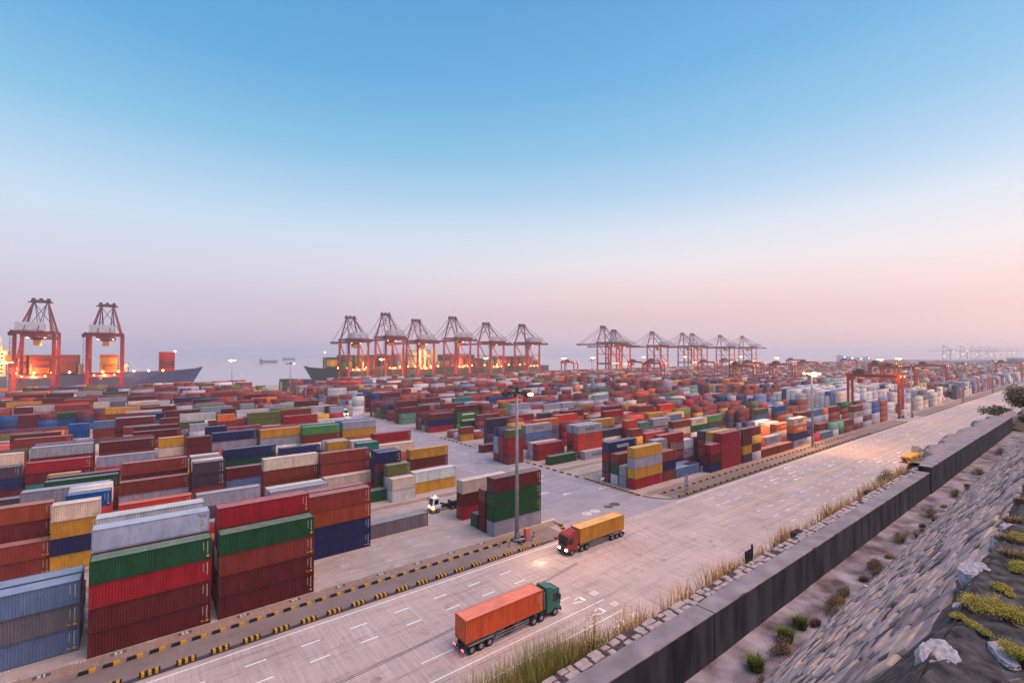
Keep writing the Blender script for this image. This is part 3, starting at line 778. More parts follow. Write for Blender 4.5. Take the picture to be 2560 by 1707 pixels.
masts = [(56.8, 70.7, 'two', 'tall grey lamp mast with one glowing orange lamp beside the green container stack', 12000),
 (200.9, 71.2, 'all', 'tall lamp mast with blazing orange lamps along the road past the crossing', 34000),
 (335.8, 69.6, 'off', 'unlit tall lamp mast right beside the orange yard gantry crane', 0),
 (463.9, 67.6, 'two', 'tall lamp mast with two lit lamps beside the white reefer containers', 14000),
 (595.5, 67.0, 'two', 'tall lamp mast with lit lamps beyond the white containers along the road', 12000),
 (728, 66.5, 'off', 'unlit lamp mast far down the road', 0),
 (80.2, 344.3, 'two', 'slim lamp mast with downlit lamps standing in the gap before the sea', 9000),
 (68, 509, 'all', 'lit lamp mast between the two big ships', 26000), (-77, 508, 'all', 'lit lamp mast at the left edge beside the left quay crane', 26000),
 (209, 497, 'all', 'lit lamp mast in front of the second crane of the middle group', 26000), (342, 488, 'all', 'lit lamp mast in front of the fifth crane of the middle group', 26000),
 (419, 427, 'all', 'lit lamp mast standing alone between the middle and right crane groups', 20000),
 (643, 160, 'all', 'lit lamp mast above the red yard cranes at right', 20000), (755, 169, 'all', 'lit lamp mast beside the white storage tanks', 14000),
 (520, 470, 'all', 'lit lamp mast under the first cranes of the right group', 20000), (640, 470, 'all', 'lit lamp mast under the third crane of the right group', 20000), (760, 470, 'all', 'lit lamp mast under the fifth crane of the right group', 20000), (880, 430, 'all', 'lit lamp mast near the end of the right crane row', 20000), (330, 300, 'off', 'unlit lamp mast in the middle of the container yard', 0), (720, 300, 'all', 'lit lamp mast among the far yard cranes', 20000)]
used = set()
for x, y, k, lab, pw in masts:
    src = dict(off=mast_off, two=mast_two, all=mast_all)[k]
    t = src if k not in used else src.copy(); used.add(k)
    t.root.location = (x, y, 0); tag(t.root, lab, 'lamp mast', 'tall lamp masts of the port')
    if pw:
        for sy in ((-1,) if k == 'two' and x < 60 else (-1, 1)):
            l = bpy.data.lights.new('mast_light', 'SPOT'); l.energy = pw * (1 if sy < 0 else 1.3); l.color = ORANGE; l.shadow_soft_size = .6; l.spot_size = R(118); l.spot_blend = .7
            o = bpy.data.objects.new('mast_light', l); col.objects.link(o); o.location = (x + 1.8 * -sy, y + 2.4 * sy, 26.9)
            o.rotation_euler = Vector((-.33 * -sy * (1 if sy < 0 else 1), -.5 * sy, .8)).to_track_quat('Z', 'Y').to_euler()

# ------------------------------------------------------------------ quay cranes
def make_quay_crane():
    t = Tree(empty('quay_crane'))
    for x in (-11, 11):
        for y in (0, 30):
            b = MB(); b.box(x - 1.1, y - 1.0, 3.2, x + 1.1, y + 1.0, 50); b.box(x - 1.35, y - 1.25, 1.4, x + 1.35, y + 1.25, 3.2)
            t.part('leg', b, CRANE)
        for y in (0, 30):
            b = MB()
            for q in (-3.2, -1.1, 1.1, 3.2): b.tube((x + q, y - .35, .7), (x + q, y + .35, .7), .68, 10)
            b.box(x - 4, y - .5, .75, x + 4, y + .5, 1.5); t.part('bogie', b, CRANED)
    for y in (0, 30):
        b = MB(); b.box(-9.85, y - .8, 3.4, 9.85, y + .8, 5.6); t.part('sill_beam', b, CRANE)
    for x in (-11, 11):
        b = MB(); b.box(x - .8, 1.05, 14.5, x + .8, 28.95, 17.0); t.part('portal_beam', b, CRANE)
        b = MB(); b.beam((x, 1.2, 17.2), (x, 28.6, 49), 1.0); t.part('brace', b, CRANE)
        b = MB(); b.box(x - .7, 1.05, 31.2, x + .7, 28.95, 32.2); t.part('tie_beam', b, CRANE)
        b = MB(); b.box(x - .95, -4, 50.05, x + .95, 33, 52.4); t.part('side_girder', b, CRANEP)
    b = MB(); b.box(-9.85, -.8, 15, 9.85, .8, 17); b.box(-9.85, 29.2, 15, 9.85, 30.8, 17); t.part('cross_beam', b, CRANE)
    for y in (0, 30):
        b = MB(); b.box(-10.0, y - 1, 50.1, 10.0, y + 1, 52.3); t.part('cross_beam', b, CRANE)
    b = MB()
    for x in (-3.6, 3.6):
        b.box(x - .75, -27, 47.4, x + .75, 30, 49.9)
    for y in range(-27, 31, 6): b.box(-2.8, y, 48.2, 2.8, y + .6, 49.6)
    t.part('bridge_girder', b, CRANEP)
    b = MB()
    for x in (-3.6, 3.6):
        b.box(x - .7, 30.2, 47.5, x + .7, 86, 49.8)
    for y in range(33, 87, 7): b.box(-2.85, y, 48.2, 2.85, y + .5, 49.4)
    b.box(-4.4, 84, 47.2, 4.4, 86.3, 50.2); t.part('boom', b, CRANEP)
    b = MB()
    for x in (-1, 1):
        b.beam((x * 10.2, 30, 52.2), (x * 4.2, 27, 77.5), 1.25, 1.25); b.beam((x * 4.2, 27, 77.5), (x * 9.6, 3, 52.3), 1.0, 1.0)
        b.beam((x * 7.2, 28.5, 64.8), (x * 6.6, 16, 66.0), .5); b.beam((x * 10.2, 30, 52.2), (-x * 4.2, 27.1, 77.3), .4)
    b.box(-6, 25.6, 76.8, 6, 28.6, 79.2); t.part('apex_frame', b, CRANEP)
    b = MB()
    for x in (-4.5, 0, 4.5): b.box(x - 1, 26, 79.2, x + 1, 28.2, 80.6)
    b.box(-7.5, 25, 76.5, 7.5, 25.2, 77.6); t.part('sheave_platform', b, CRANED)
    b = MB()
    for x in (-3.8, 3.8):
        b.tube((x, 27.5, 78.5), (x, 52, 50), .27, 6); b.tube((x, 27.5, 78.5), (x, 80, 50), .27, 6); b.tube((x, 26.5, 78.5), (x, -24, 50), .27, 6); b.tube((x, 26.5, 78.5), (x, -4, 52), .24, 6)
    t.part('stay', b, CRANED)
    b = MB(); b.box(-9.4, -13, 52.6, 5.6, 4.5, 58.8); t.part('machinery_house', b, HOUSEP)
    b = MB()
    for k in range(6): b.box(-9.8, -13.6 - .0, 52.4 + k * .0, 6.0, -13.05, 52.6); 
    b.box(-13.0, -5, 49.6, -12.0, 3, 52.8); b.box(-14.5, -2, 48.6, -12.5, 2, 51.5); t.part('walkway', b, CRANED)
    b = MB()
    for k in range(14):
        z = 4 + k * 3.2; b.box(-13.6, -.9 + (k % 2) * .2, z, -12.2, .9, z + .16); b.beam((-13.5, -.8, z), (-13.5 if k % 2 else -12.4, .8, z + 3.2), .12)
    b.box(-13.7, -.9, 4, -13.6, -.8, 49); b.box(-13.7, .8, 4, -13.6, .9, 49); t.part('stair_tower', b, CRANE)
    b = MB(); b.box(-3.2, 8, 45.6, 3.2, 14, 47.2); b.box(-2.2, 14.2, 42.8, 1.4, 17.2, 46.6); t.part('trolley', b, CRANED)
    b = MB(); b.box(-2.0, 9, 41.2, 2.4, 12.4, 45.4); t.part('operator_cab', b, YELLOWP)
    for x in (-6.5, 0, 6.5):
        b = MB(); b.box(x - .55, -1.5, 16.2, x + .55, -1.05, 17.0); t.part('floodlight', b, LAMP_O)
    for x in (-5, 5):
        b = MB(); b.box(x - .5, 7, 47.0, x + .5, 8, 47.35); t.part('floodlight', b, LAMP_O)
    return t
qc = make_quay_crane()
crs = [(-65, 80, 0, 'red quay crane nearest the left edge, seen from behind'), (-23, 79, 0, 'red quay crane in front of the dark blue ship, lifting over the hatch'),
 (193, 78, 0, 'leftmost red quay crane of the middle group, boom out over the green ship'), (236, 84, 0, 'taller second crane of the middle group beside the bright lamp'), (277, 78, 0, 'lower third crane of the middle group before the lit ship bridge'), (331, 84, 0, 'fourth crane of the middle group, the tall one right of the ship bridge'), (386, 78, 0, 'fifth crane of the middle group'), (452, 78, 0, 'rightmost crane of the middle group with boom end clear of the others'),
 (635, 82, 0, 'leftmost and tallest crane of the right group'), (664, 76, 0, 'crane overlapping behind the leftmost one of the right group'), (777, 76, 0, 'third crane of the right group, standing apart'), (881, 76, 0, 'left one of the close pair in the right group'), (918, 76, 0, 'right one of the close pair in the right group'), (1032, 75, 0, 'second crane from the end of the right group'), (1136, 75, 0, 'last crane of the right group, smallest in the row'),
 (3300, 74, 0, 'far hazy crane at the left of the distant row'), (3750, 74, 0, 'far hazy crane, second of the distant row'), (4400, 76, 0, 'far hazy crane, third of the distant row'), (4750, 78, 0, 'far hazy crane, fourth of the distant row'), (5700, 84, 0, 'far hazy crane near the right edge'), (4080, 75, 0, 'far hazy crane just left of the third distant one'), (5080, 78, 0, 'far hazy crane, fifth of the distant row'), (6300, 84, 0, 'last far hazy crane, at the frame edge')]
for i, (x, zt, _, lab) in enumerate(crs):
    t = qc if i == 0 else qc.copy()
    t.root.location = (x, 524, 0); t.root.scale = (1, 1, zt / 80.6); tag(t.root, lab, 'quay crane', 'ship-to-shore cranes along the quay')
    if x < 1200:
        lamp_point('crane_floodlight', (x, 519.5, 15.5), 17000, ORANGE, .8)
        lamp_point('crane_floodlight', (x + 3, 535, 40 * zt / 80.6), 12000, ORANGE, .8)
# ------------------------------------------------------------------ yard gantry cranes
def make_yard_crane():
    t = Tree(empty('yard_gantry_crane')); SP = 23.4
    for y in (0, SP):
        for x in (-3.6, 3.6):
            b = MB(); b.box(x - .5, y - .55, 2.2, x + .5, y + .55, 21.6); t.part('leg', b, RTGP)
            b = MB(); b.box(x - 1.5, y - .35, 1.3, x + 1.5, y + .35, 2.2); t.part('bogie', b, RTGP)
            b = MB()
            for q in (-.85, .85): b.tube((x + q, y - .3, .75), (x + q, y + .3, .75), .75, 14)
            t.part('wheel', b, RUBBER)
        b = MB(); b.box(-2.1, y - .3, 1.5, 2.1, y + .3, 2.1); t.part('sill_beam', b, RTGP)
        b = MB(); b.box(-3.1, y - .3, 20.6, 3.1, y + .3, 21.5); t.part('end_tie', b, RTGP)
    for x in (-3.6, 3.6):
        b = MB(); b.box(x - .55, -.9, 21.62, x + .55, SP + .9, 23.5)
        b.prism([(0, 0)] * 0 or [(x - .5, 19.9), (x + .5, 19.9), (x + .5, 21.6), (x - .5, 21.6)], .57, 1.5); b.prism([(x - .5, 19.9), (x + .5, 19.9), (x + .5, 21.6), (x - .5, 21.6)], SP - 1.5, SP - .57)
        t.part('girder', b, RTGP)
        b = MB(); b.box(x + (.6 if x > 0 else -1.4), -.5, 23.3, x + (1.4 if x > 0 else -.6), SP + .5, 23.4)
        for k in range(9): b.box(x + (1.35 if x > 0 else -1.4), k * 2.9, 23.4, x + (1.4 if x > 0 else -1.35), k * 2.9 + .06, 24.5)
        b.box(x + (1.35 if x > 0 else -1.4), -.5, 24.45, x + (1.4 if x > 0 else -1.35), SP + .5, 24.52); t.part('handrail', b, RTGP)
    b = MB(); b.box(-3.9, 15.6, 23.55, 3.9, 21, 25.4); b.box(-1.8, 16.5, 25.4, 1.8, 20, 26.2); t.part('trolley', b, CRANED)
    b = MB(); b.box(-1.2, 17.2, 18.2, 1.4, 19.4, 20.6); t.part('operator_cab', b, RTGP)
    b = MB(); b.box(-3.0, 16.2, 15.2, 3.0, 18.6, 15.9)
    for x in (-2, 2): b.tube((x, 17, 15.9), (x, 17, 23.5), .05, 5)
    t.part('spreader', b, YELLOWP)
    b = MB(); b.box(-2.4, -2.0, 1.6, 2.4, -.6, 4.4); t.part('power_house', b, WHITEP)
    b = MB(); b.box(-3.9, -.95, 22.4, -3.2, -.9, 22.9); b.box(3.2, -.95, 22.4, 3.9, -.9, 22.9); t.part('floodlight', b, LAMP_O)
    return t
yc = make_yard_crane()
ycs = [(328.5, 72.8, 'big orange yard gantry crane standing by the road above the white containers'), (520, 104.9, 'red yard gantry crane behind the white reefer block'), (575, 128.3, 'second red yard gantry crane behind the reefers'), (640, 104.9, 'red yard gantry crane over the far right stacks'), (700, 160.4, 'lit red yard gantry crane among the far right stacks'), (880, 72.8, 'hazy red yard gantry crane far down the road'),
 (560, 216, 'dark red yard crane under the distant white tanks'), (470, 216, 'dark red yard crane left of the tanks'), (610, 271, 'dark red yard crane behind the lit mast'), (480, 326, 'yard crane low in front of the right crane group'), (600, 326, 'yard crane under the close pair of quay cranes'), (520, 381, 'yard crane between the first and third quay cranes of the right group'), (640, 437, 'yard crane at the foot of the right crane group'), (760, 381, 'yard crane near the end of the right crane row'), (880, 326, 'yard crane right of the last quay crane'), (700, 240, 'yard crane with raised trolley under the far lamp'), (960, 271, 'small hazy yard crane towards the right edge'), (450, 437, 'orange lit yard crane left of the right crane group')]
for i, (x, y, lab) in enumerate(ycs):
    t = yc if i == 0 else yc.copy(); t.root.location = (x, y, 0); tag(t.root, lab, 'yard crane', 'rubber tyred gantry cranes in the yard')
    if i: lamp_point('yard_crane_floodlight', (x, y + 6, 21), 3500, ORANGE, .6)
lamp_point('yard_crane_floodlight', (322, 70.2, 25.8), 7000, ORANGE, .4); lamp_point('yard_crane_floodlight', (333, 76.5, 19.5), 3000, ORANGE, .4)
# ------------------------------------------------------------------ ships
HULLB = mat('hull_navy_paint', (76, 88, 132), .55, 0, .15, .05); HULLG = mat('hull_dark_green_paint', (62, 84, 80), .55, 0, .15, .05); HULLR = mat('hull_red_paint', (110, 40, 36), .6)
SHIPW = mat('ship_white_paint', (232, 222, 200), .55, 0, .1, .2); DECKM = mat('ship_deck', (120, 86, 78), .7, 0, .2, .3)
SHIPY = mat('lashing_bridge_paint', (196, 176, 140), .6, 0, .2, .3)
def ship(name, bow, length, dirx, hullm, lab, bridge_at, bays, zdeck=15.0, beam=42., yc_=586.):
    t = Tree(tag(empty(name, (bow, yc_, 0)), lab, 'container ship')); b = MB()
    st_ = [(0, .05, 5), (6, .22, 3.2), (16, .5, 2.0), (34, .82, .8), (60, 1, 0), (length - 40, 1, 0), (length - 12, .95, 0), (length, .82, 0)]
    rings = []
    for d, w, dz in st_:
        hb = beam / 2 * w; zt = zdeck + dz
        wl = beam / 2 * max(.02, (w - .3 if d < 60 else w)); dx = -dirx * 0
        back = 16 * max(0, 1 - d / 50)                                     # raked stem: the waterline starts further aft
        rings.append([(-dirx * d, -hb, zt), (-dirx * (d + back * .5), -(hb + wl) / 2, 5), (-dirx * (d + back), -wl, -3), (-dirx * (d + back), wl, -3), (-dirx * (d + back * .5), (hb + wl) / 2, 5), (-dirx * d, hb, zt)])
    vs = [p for r_ in rings for p in r_]; fs = []
    for i in range(len(rings) - 1):
        for k in range(5): fs.append((i * 6 + k, i * 6 + k + 1, (i + 1) * 6 + k + 1, (i + 1) * 6 + k))
    fs += [tuple(range(6)), tuple(range(len(vs) - 1, len(vs) - 7, -1))]
    b.add(vs, fs); t.part('hull', b, hullm)
    b = MB(); dv = []; 
    for i, r_ in enumerate(rings): dv += [(r_[0][0], r_[0][1] + .3, r_[0][2] - 1.0), (r_[5][0], r_[5][1] - .3, r_[5][2] - 1.0)]
    b.add(dv, [(2 * i, 2 * i + 1, 2 * i + 3, 2 * i + 2) for i in range(len(rings) - 1)]); t.part('deck', b, DECKM)
    b = MB()
    for d in range(64, int(length - 20), 15): b.box(-dirx * d - .4, -beam / 2 + 1, zdeck, -dirx * d + .4, beam / 2 - 1, zdeck + 9.0); b.box(-dirx * d - .6, -beam / 2 + .5, zdeck + 5, -dirx * d + .6, beam / 2 - .5, zdeck + 5.6)
    t.part('lashing_bridge', b, SHIPY)
    X = -dirx * bridge_at
    b = MB(); b.box(X - 7, -beam / 2 + 2, zdeck - .5, X + 7, beam / 2 - 2, zdeck + 21); b.box(X - 4, -beam / 2 - .5, zdeck + 21, X + 4, beam / 2 + .5, zdeck + 24.5); b.tube((X, 0, zdeck + 24.5), (X, 0, zdeck + 33), .5, 6); t.part('superstructure', b, SHIPW)
    b = MB()
    for k in range(6):
        for q in range(9): b.box(X - 7.05, -beam / 2 + 5 + q * 3.7, zdeck + 2 + k * 3.1, X - 6.95, -beam / 2 + 6.4 + q * 3.7, zdeck + 3.2 + k * 3.1)
        for q in range(3): b.box(X - 5 + q * 4, -beam / 2 + 1.95, zdeck + 2 + k * 3.1, X - 3.7 + q * 4, -beam / 2 + 2.0, zdeck + 3.2 + k * 3.1)
    t.part('window', b, GLASS)
    b = MB(); b.box(X - dirx * 26 - 5, -7, zdeck - .5, X - dirx * 26 + 5, 7, zdeck + 25); t.part('funnel', b, SHIPW)
    b = MB(); b.tube((-dirx * 24, 0, zdeck), (-dirx * 24, 0, zdeck + 20), .5, 8, 0, .25); b.box(-dirx * 24 - .2, -2, zdeck + 15, -dirx * 24 + .2, 2, zdeck + 15.4); t.part('foremast', b, SHIPW)
    b = MB(); b.ball((-dirx * 24, 0, zdeck + 20.5), .9, 8); t.part('mast_lamp', b, LAMP_O)
    for d in range(34, int(min(length, 330)) - 6, 11):
        hw = beam / 2 * (.6 if d < 30 else .85 if d < 46 else 1)
        b = MB(); b.ball((-dirx * d, -hw + .2, zdeck + 2.2), .95, 6); t.part('deck_lamp', b, LAMP_O)
    cargo = []
    for d, n, mix, tiers in bays:
        half = n < 0; n = abs(n); bw = beam * (.5 if d < 30 else .72 if d < 48 else 1.)
        for q in range(n):
            for r_ in range(0, int(bw / 2.55) - 1):
                cs = rng.choice(mix)
                hgt = tiers if r_ < 3 else max(1, tiers - rng.choice((0, 0, 1)))
                for k in range(hgt):
                    if rng.random() > .55: cs = rng.choice(mix)
                    x0 = bow - dirx * (d + q * 15) - (0 if dirx < 0 else L40)
                    cargo.append([x0 + (6 if half else 0), yc_ - bw / 2 + 1.2 + r_ * 2.55, zdeck + 1.2 + k * 2.7, L40 if not half else L20, 2.66, cs])
    for xl in range(60, int(min(length, 340)), 70):
        lamp_point('ship_deck_light', (bow - dirx * xl, yc_ - beam / 2 - 4, zdeck + 8), 14000, ORANGE, 1)
    lamp_point('ship_bridge_light', (bow + X - 12, yc_ - beam / 2 - 12, zdeck + 18), 40000, (1, .62, .2), 1)
    return cargo
cg1 = ship('container_ship', 52, 300, 1, HULLB, 'long dark blue container ship at the left with its bow to the right', 145, [(24.5, 1, 'kkmrk', 7), (60, -1, 'dx', 3), (68, 1, 'aayoya', 6), (96, 1, 'rmdrr', 6), (113, 1, 'oadrro', 6), (127, 1, 'mrda', 6)], 15.5)
cg2 = ship('container_ship', 151, 372, -1, HULLG, 'dark green hulled container ship behind the middle crane group, bow to the left', 142, [(24, 1, 'gghyy', 5), (40, 3, 'gmdvhr', 6), (90, 2, 'gmdx', 6), (184, 3, 'rmdxg', 6), (232, 3, 'gmd', 4), (280, 4, 'rmrd', 5)], 14.5)
ALLSTUFF = REST + [c_ + [False, 0, 1, None] for c_ in cg1 + cg2]
so = stuff_mesh('stacked_containers', ALLSTUFF); tag(so, kind='stuff')
# two small ships out at sea
SEASHIP = mat('far_ship_paint', (84, 96, 128), .6, 0, .2, .02)
for k, (u, ln, yy, lab) in enumerate(((672, 62, 1980, 'small blue grey cargo ship out at sea, the nearer one'), (723, 62, 2650, 'fainter cargo ship farther out at sea behind the lamp mast'))):
    a = (u - CX) / F; x = yy * (CS + a * SN) / (SN - a * CS)
    t = Tree(tag(empty('cargo_ship', (x, yy, -3)), lab, 'cargo ship', 'cargo ships out at sea'))
    b = MB(); b.prism([(-ln / 2, 0), (ln / 2 - 4, 0), (ln / 2 + 1, 6.5), (ln / 2 - 6, 6.5), (ln / 2 - 9, 5), (-ln / 2, 5)], -6, 6); t.part('hull', b, SEASHIP)
    b = MB(); b.box(-ln / 2 + 2, -5, 5, -ln / 2 + 9, 5, 11); b.box(-ln / 2 + 3, -2, 11, -ln / 2 + 5, 2, 14); t.part('superstructure', b, SEASHIP)
    b = MB(); b.box(-ln / 2 + 12, -4.5, 5, ln / 2 - 12, 4.5, 6.2); b.tube((ln / 2 - 7, 0, 6), (ln / 2 - 7, 0, 12), .4, 6); t.part('hatch_cover', b, SEASHIP)
# white tanks and sheds far off
TANKM = mat('tank_white', (196, 206, 226), .6, 0, .1, .05)
def farpos(u, fw): 
    a = (u - CX) / F; return fw * CS + a * fw * SN, fw * SN - a * fw * CS
for k, (u, r_, h, fw, dome) in enumerate(((2103, 13, 26, 1500, 1), (2124, 10, 22, 1500, 1), (2142, 16, 20, 1520, 0), (2162, 16, 22, 1540, 0))):
    x, y = farpos(u, fw); t = Tree(tag(empty('storage_tank', (x, y, 0)), ['domed white tank, leftmost of the distant group', 'narrow domed white tank, second of the distant group', 'flat white tank, third of the distant group', 'flat white tank, rightmost of the distant group'][k], 'tank', 'white storage tanks on the horizon'))
    b = MB(); b.tube((0, 0, 0), (0, 0, h), r_, 24); t.part('shell', b, TANKM, smooth=False)
    b = MB(); (b.ball((0, 0, h - 2), r_ * .98, 16, 0, .55) if dome else b.tube((0, 0, h), (0, 0, h + 2.5), r_, 24, 0, r_ * .15)); t.part('tank_roof', b, TANKM)
    b = MB(); b.ball((-r_ * .5, -r_ * .8, h * .8), 1.6, 6); t.part('floodlight', b, LAMP_W)
SHED = mat('shed_paint', (110, 126, 160), .7, 0, .2, .02)
for k, (u, w, h, fw, lab) in enumerate(((2400, 90, 11, 1200, 'blue grey shed far beyond the yard cranes'), (2460, 120, 9, 1500, 'long low shed far off at the right'), (2546, 60, 17, 1300, 'tall grey building at the right edge in the haze'))):
    x, y = farpos(u, fw); t = Tree(tag(empty('warehouse', (x, y, 0)), lab, 'warehouse'))
    b = MB(); b.box(-w / 2, -20, 0, w / 2, 20, h); t.part('wall', b, SHED)
    b = MB(); b.prism([(-w / 2 - 1, h + .05), (w / 2 + 1, h + .05), (w / 2 - 4, h + 4), (-w / 2 + 4, h + 4)], -21, 21); t.part('roof', b, SHED)
# a scatter of far lamps on short poles (lit quays beyond)
pt_ = Tree(empty('lamp_post')); b = MB(); b.tube((0, 0, 0), (0, 0, 24), .4, 6); pt_.part('pole', b, STEEL)
b = MB(); b.ball((0, 0, 24.5), 2.0, 6, 0, .5); pt_.part('lamp', b, LAMP_W)
first = True
for k in range(16):
    u = 2360 + (k * 47) % 200; fw = 1900 + (k * 331) % 1500
    x, y = farpos(u, fw); t = pt_ if first else pt_.copy(); first = False
    t.root.location = (x, y, 0); tag(t.root, 'tiny far lamp post glowing in the haze at the right', 'lamp post', 'far lamp posts in the haze')
    t.root.scale = (1, 1, .8 + .12 * (k % 5) * 2)
# ------------------------------------------------------------------ trucks
def pick(*c): return mat('truck_paint', *c)
ORNG = (226, 96, 50); 
def wheel_pair(t, x, y0=.85):
    for s_ in (-1, 1):
        b = MB(); b.tube((x, s_ * y0, .52), (x, s_ * (y0 + .42), .52), .52, 18); w = t.part('tyre', b, RUBBER)
        b = MB(); b.tube((x, s_ * (y0 + .40), .52), (x, s_ * (y0 + .435), .52), .28, 12); t.part('rim', b, STEEL, w)
def truck(x, y, rz, cab_rgb, lab, boxc=None, boxlab=None, yellow_load=False):
    P = mat('truck_cab_paint', cab_rgb, .4, 0, .1, 2)
    t = Tree(tag(empty('truck', (x, y, .005), rz), lab, 'truck'))            # drives towards +x
    b = MB(); b.box(-8.9, -.5, .95, 6.3, -.2, 1.25); b.box(-8.9, .2, .95, 6.3, .5, 1.25)
    for q in range(9): b.box(-8.7 + q * 1.5, -1.2, 1.26, -8.5 + q * 1.5, 1.2, 1.4)
    b.box(-9.0, -1.2, .6, -8.85, 1.2, .75); b.box(-2.6, -1.0, .45, -1.2, -.55, .95); t.part('chassis', b, DARKM)
    for q in (-7.9, -6.6, -5.3, 1.8, 3.1, 5.6): wheel_pair(t, q)
    b = MB()
    b.prism([(4.15, .7), (6.55, .7), (6.62, 1.6), (6.35, 3.35), (5.9, 3.62), (4.3, 3.62), (4.15, 3.3)], -1.22, 1.22)
    b.prism([(4.2, 3.63), (5.6, 3.63), (4.3, 3.98), (4.2, 3.98)], -.95, .95); t.part('cab', b, P)
    b = MB(); b.add([(6.625, -1.05, 1.75), (6.625, 1.05, 1.75), (6.39, 1.0, 3.1), (6.39, -1.0, 3.1)], [(0, 1, 2, 3)])
    for s_ in (-1, 1): b.add([(5.2, s_ * 1.235, 1.95), (6.2, s_ * 1.235, 1.95), (6.05, s_ * 1.235, 3.0), (5.2, s_ * 1.235, 3.0)], [(0, 1, 2, 3)])
    t.part('window', b, GLASS)
    b = MB(); b.box(6.56, -1.22, .4, 6.75, 1.22, .9); t.part('bumper', b, DARKM)
    b = MB(); b.box(6.40, -1.0, 3.12, 6.62, 1.0, 3.3); t.part('sun_visor', b, DARKM)
    b = MB()
    for q in range(4): b.box(6.63, -.75, .98 + q * .16, 6.66, .75, 1.08 + q * .16)
    t.part('grille', b, DARKM)
    b = MB()
    for s_ in (-1, 1):
        for q in (.62, .95): b.box(-4.3, s_ * 1.15 - .03, q, 1.0, s_ * 1.15 + .03, q + .1)
        b.box(-8.95, s_ * .95 - .22, .12, -8.9, s_ * .95 + .22, .6); b.box(-8.4, s_ * 1.1 - .2, 1.06, -4.75, s_ * 1.1 + .2, 1.1)
    t.part('side_guard', b, STEEL)
    b = MB(); b.tube((3.95, -.9, 1.2), (3.95, -.9, 3.5), .09, 8); t.part('exhaust_stack', b, STEEL)
    b = MB(); b.tube((3.0, .75, .75), (4.0, .75, .75), .3, 12); t.part('fuel_tank', b, STEEL)
    for s_ in (-1, 1):
        b = MB(); b.box(4.35, s_ * 1.225 - .008, .95, 5.15, s_ * 1.225 + .008, 3.2); b.box(5.05, s_ * 1.24 - .01, 1.75, 5.12, s_ * 1.24 + .01, 1.8); t.part('door', b, P)
    for s_ in (-1, 1):
        b = MB(); b.box(6.66, s_ * .85 - .2, .92, 6.75, s_ * .85 + .2, 1.2); t.part('headlight', b, HEADL)
        b = MB(); b.box(-9.08, s_ * .9 - .22, .62, -9.0, s_ * .9 + .22, .8); t.part('tail_light', b, TAILL)
        b = MB(); b.box(6.2, s_ * 1.45 - .12, 2.1, 6.35, s_ * 1.45 + .12, 2.8); b.beam((6.27, s_ * 1.2, 2.7), (6.27, s_ * 1.4, 2.7), .05); t.part('mirror', b, DARKM)
    if yellow_load:
        b = MB(); b.box(-8.8, -1.2, 1.41, 3.9, 1.2, 2.0); t.part('load_bed', b, YELLOWP)
    if boxc:
        c_, s_ = math.cos(rz), math.sin(rz); lx, ly = -8.75, -CW / 2
        root = tag(empty('shipping_container', (x + c_ * lx - s_ * ly, y + s_ * lx + c_ * ly, 1.415), rz), boxlab, 'container', 'containers carried by trucks')
        for nm in ('wall', 'roof', 'frame', 'door'):
            o = bpy.data.objects.new(nm, TPL[4][nm]); col.objects.link(o); o.parent = root; o.color = (*[v * (.72 if nm == 'frame' else 1) + (.1 if nm == 'roof' else 0) for v in s2l(boxc)], 1)  # roof colour raised here too, for bleaching and painted-in sky light
        o = bpy.data.objects.new('lettering', MARKS[1]); col.objects.link(o); o.parent = root; o.location = (L40 - .15, 0, 0)
    return t
truck(39.4, 48.9, 0, (40, 110, 96), 'truck with a green cab driving away on the near lanes', (232, 104, 60), 'orange container on the truck with the green cab')
truck(66.0, 60.9, math.pi, (150, 46, 50), 'truck with a red cab and lit headlights coming towards us', (214, 150, 52), 'yellow container on the oncoming truck with the red cab')
truck(204, 42.3, 0, (200, 190, 190), 'small looking flatbed truck with a bright yellow load bed by the grass edge', None, None, True)
truck(520, 49.0, 0, (150, 60, 60), 'far truck at the right edge showing its tail lights', (150, 70, 66), 'dull red container on the far truck at the right edge')
truck(91, 272, math.pi * 1.5, (232, 228, 222), 'white truck in the cross street coming towards us with headlights on', (228, 190, 170), 'pale pink container on the truck in the cross street')
truck(93.5, 336, math.pi * 1.5, (80, 96, 80), 'dark green truck farther up the cross street with headlights on', (82, 96, 88), 'grey green container on the farther truck in the cross street')
truck(103, 425, math.pi, (230, 180, 40), 'bright yellow truck at the far end of the cross street', None, None, True)
lamp_point('truck_headlights', (54, 60.9, 1.2), 160, (1, .75, .4), .3)
lamp_point('truck_headlights', (91, 262, 1.2), 200, (1, .8, .6), .3)
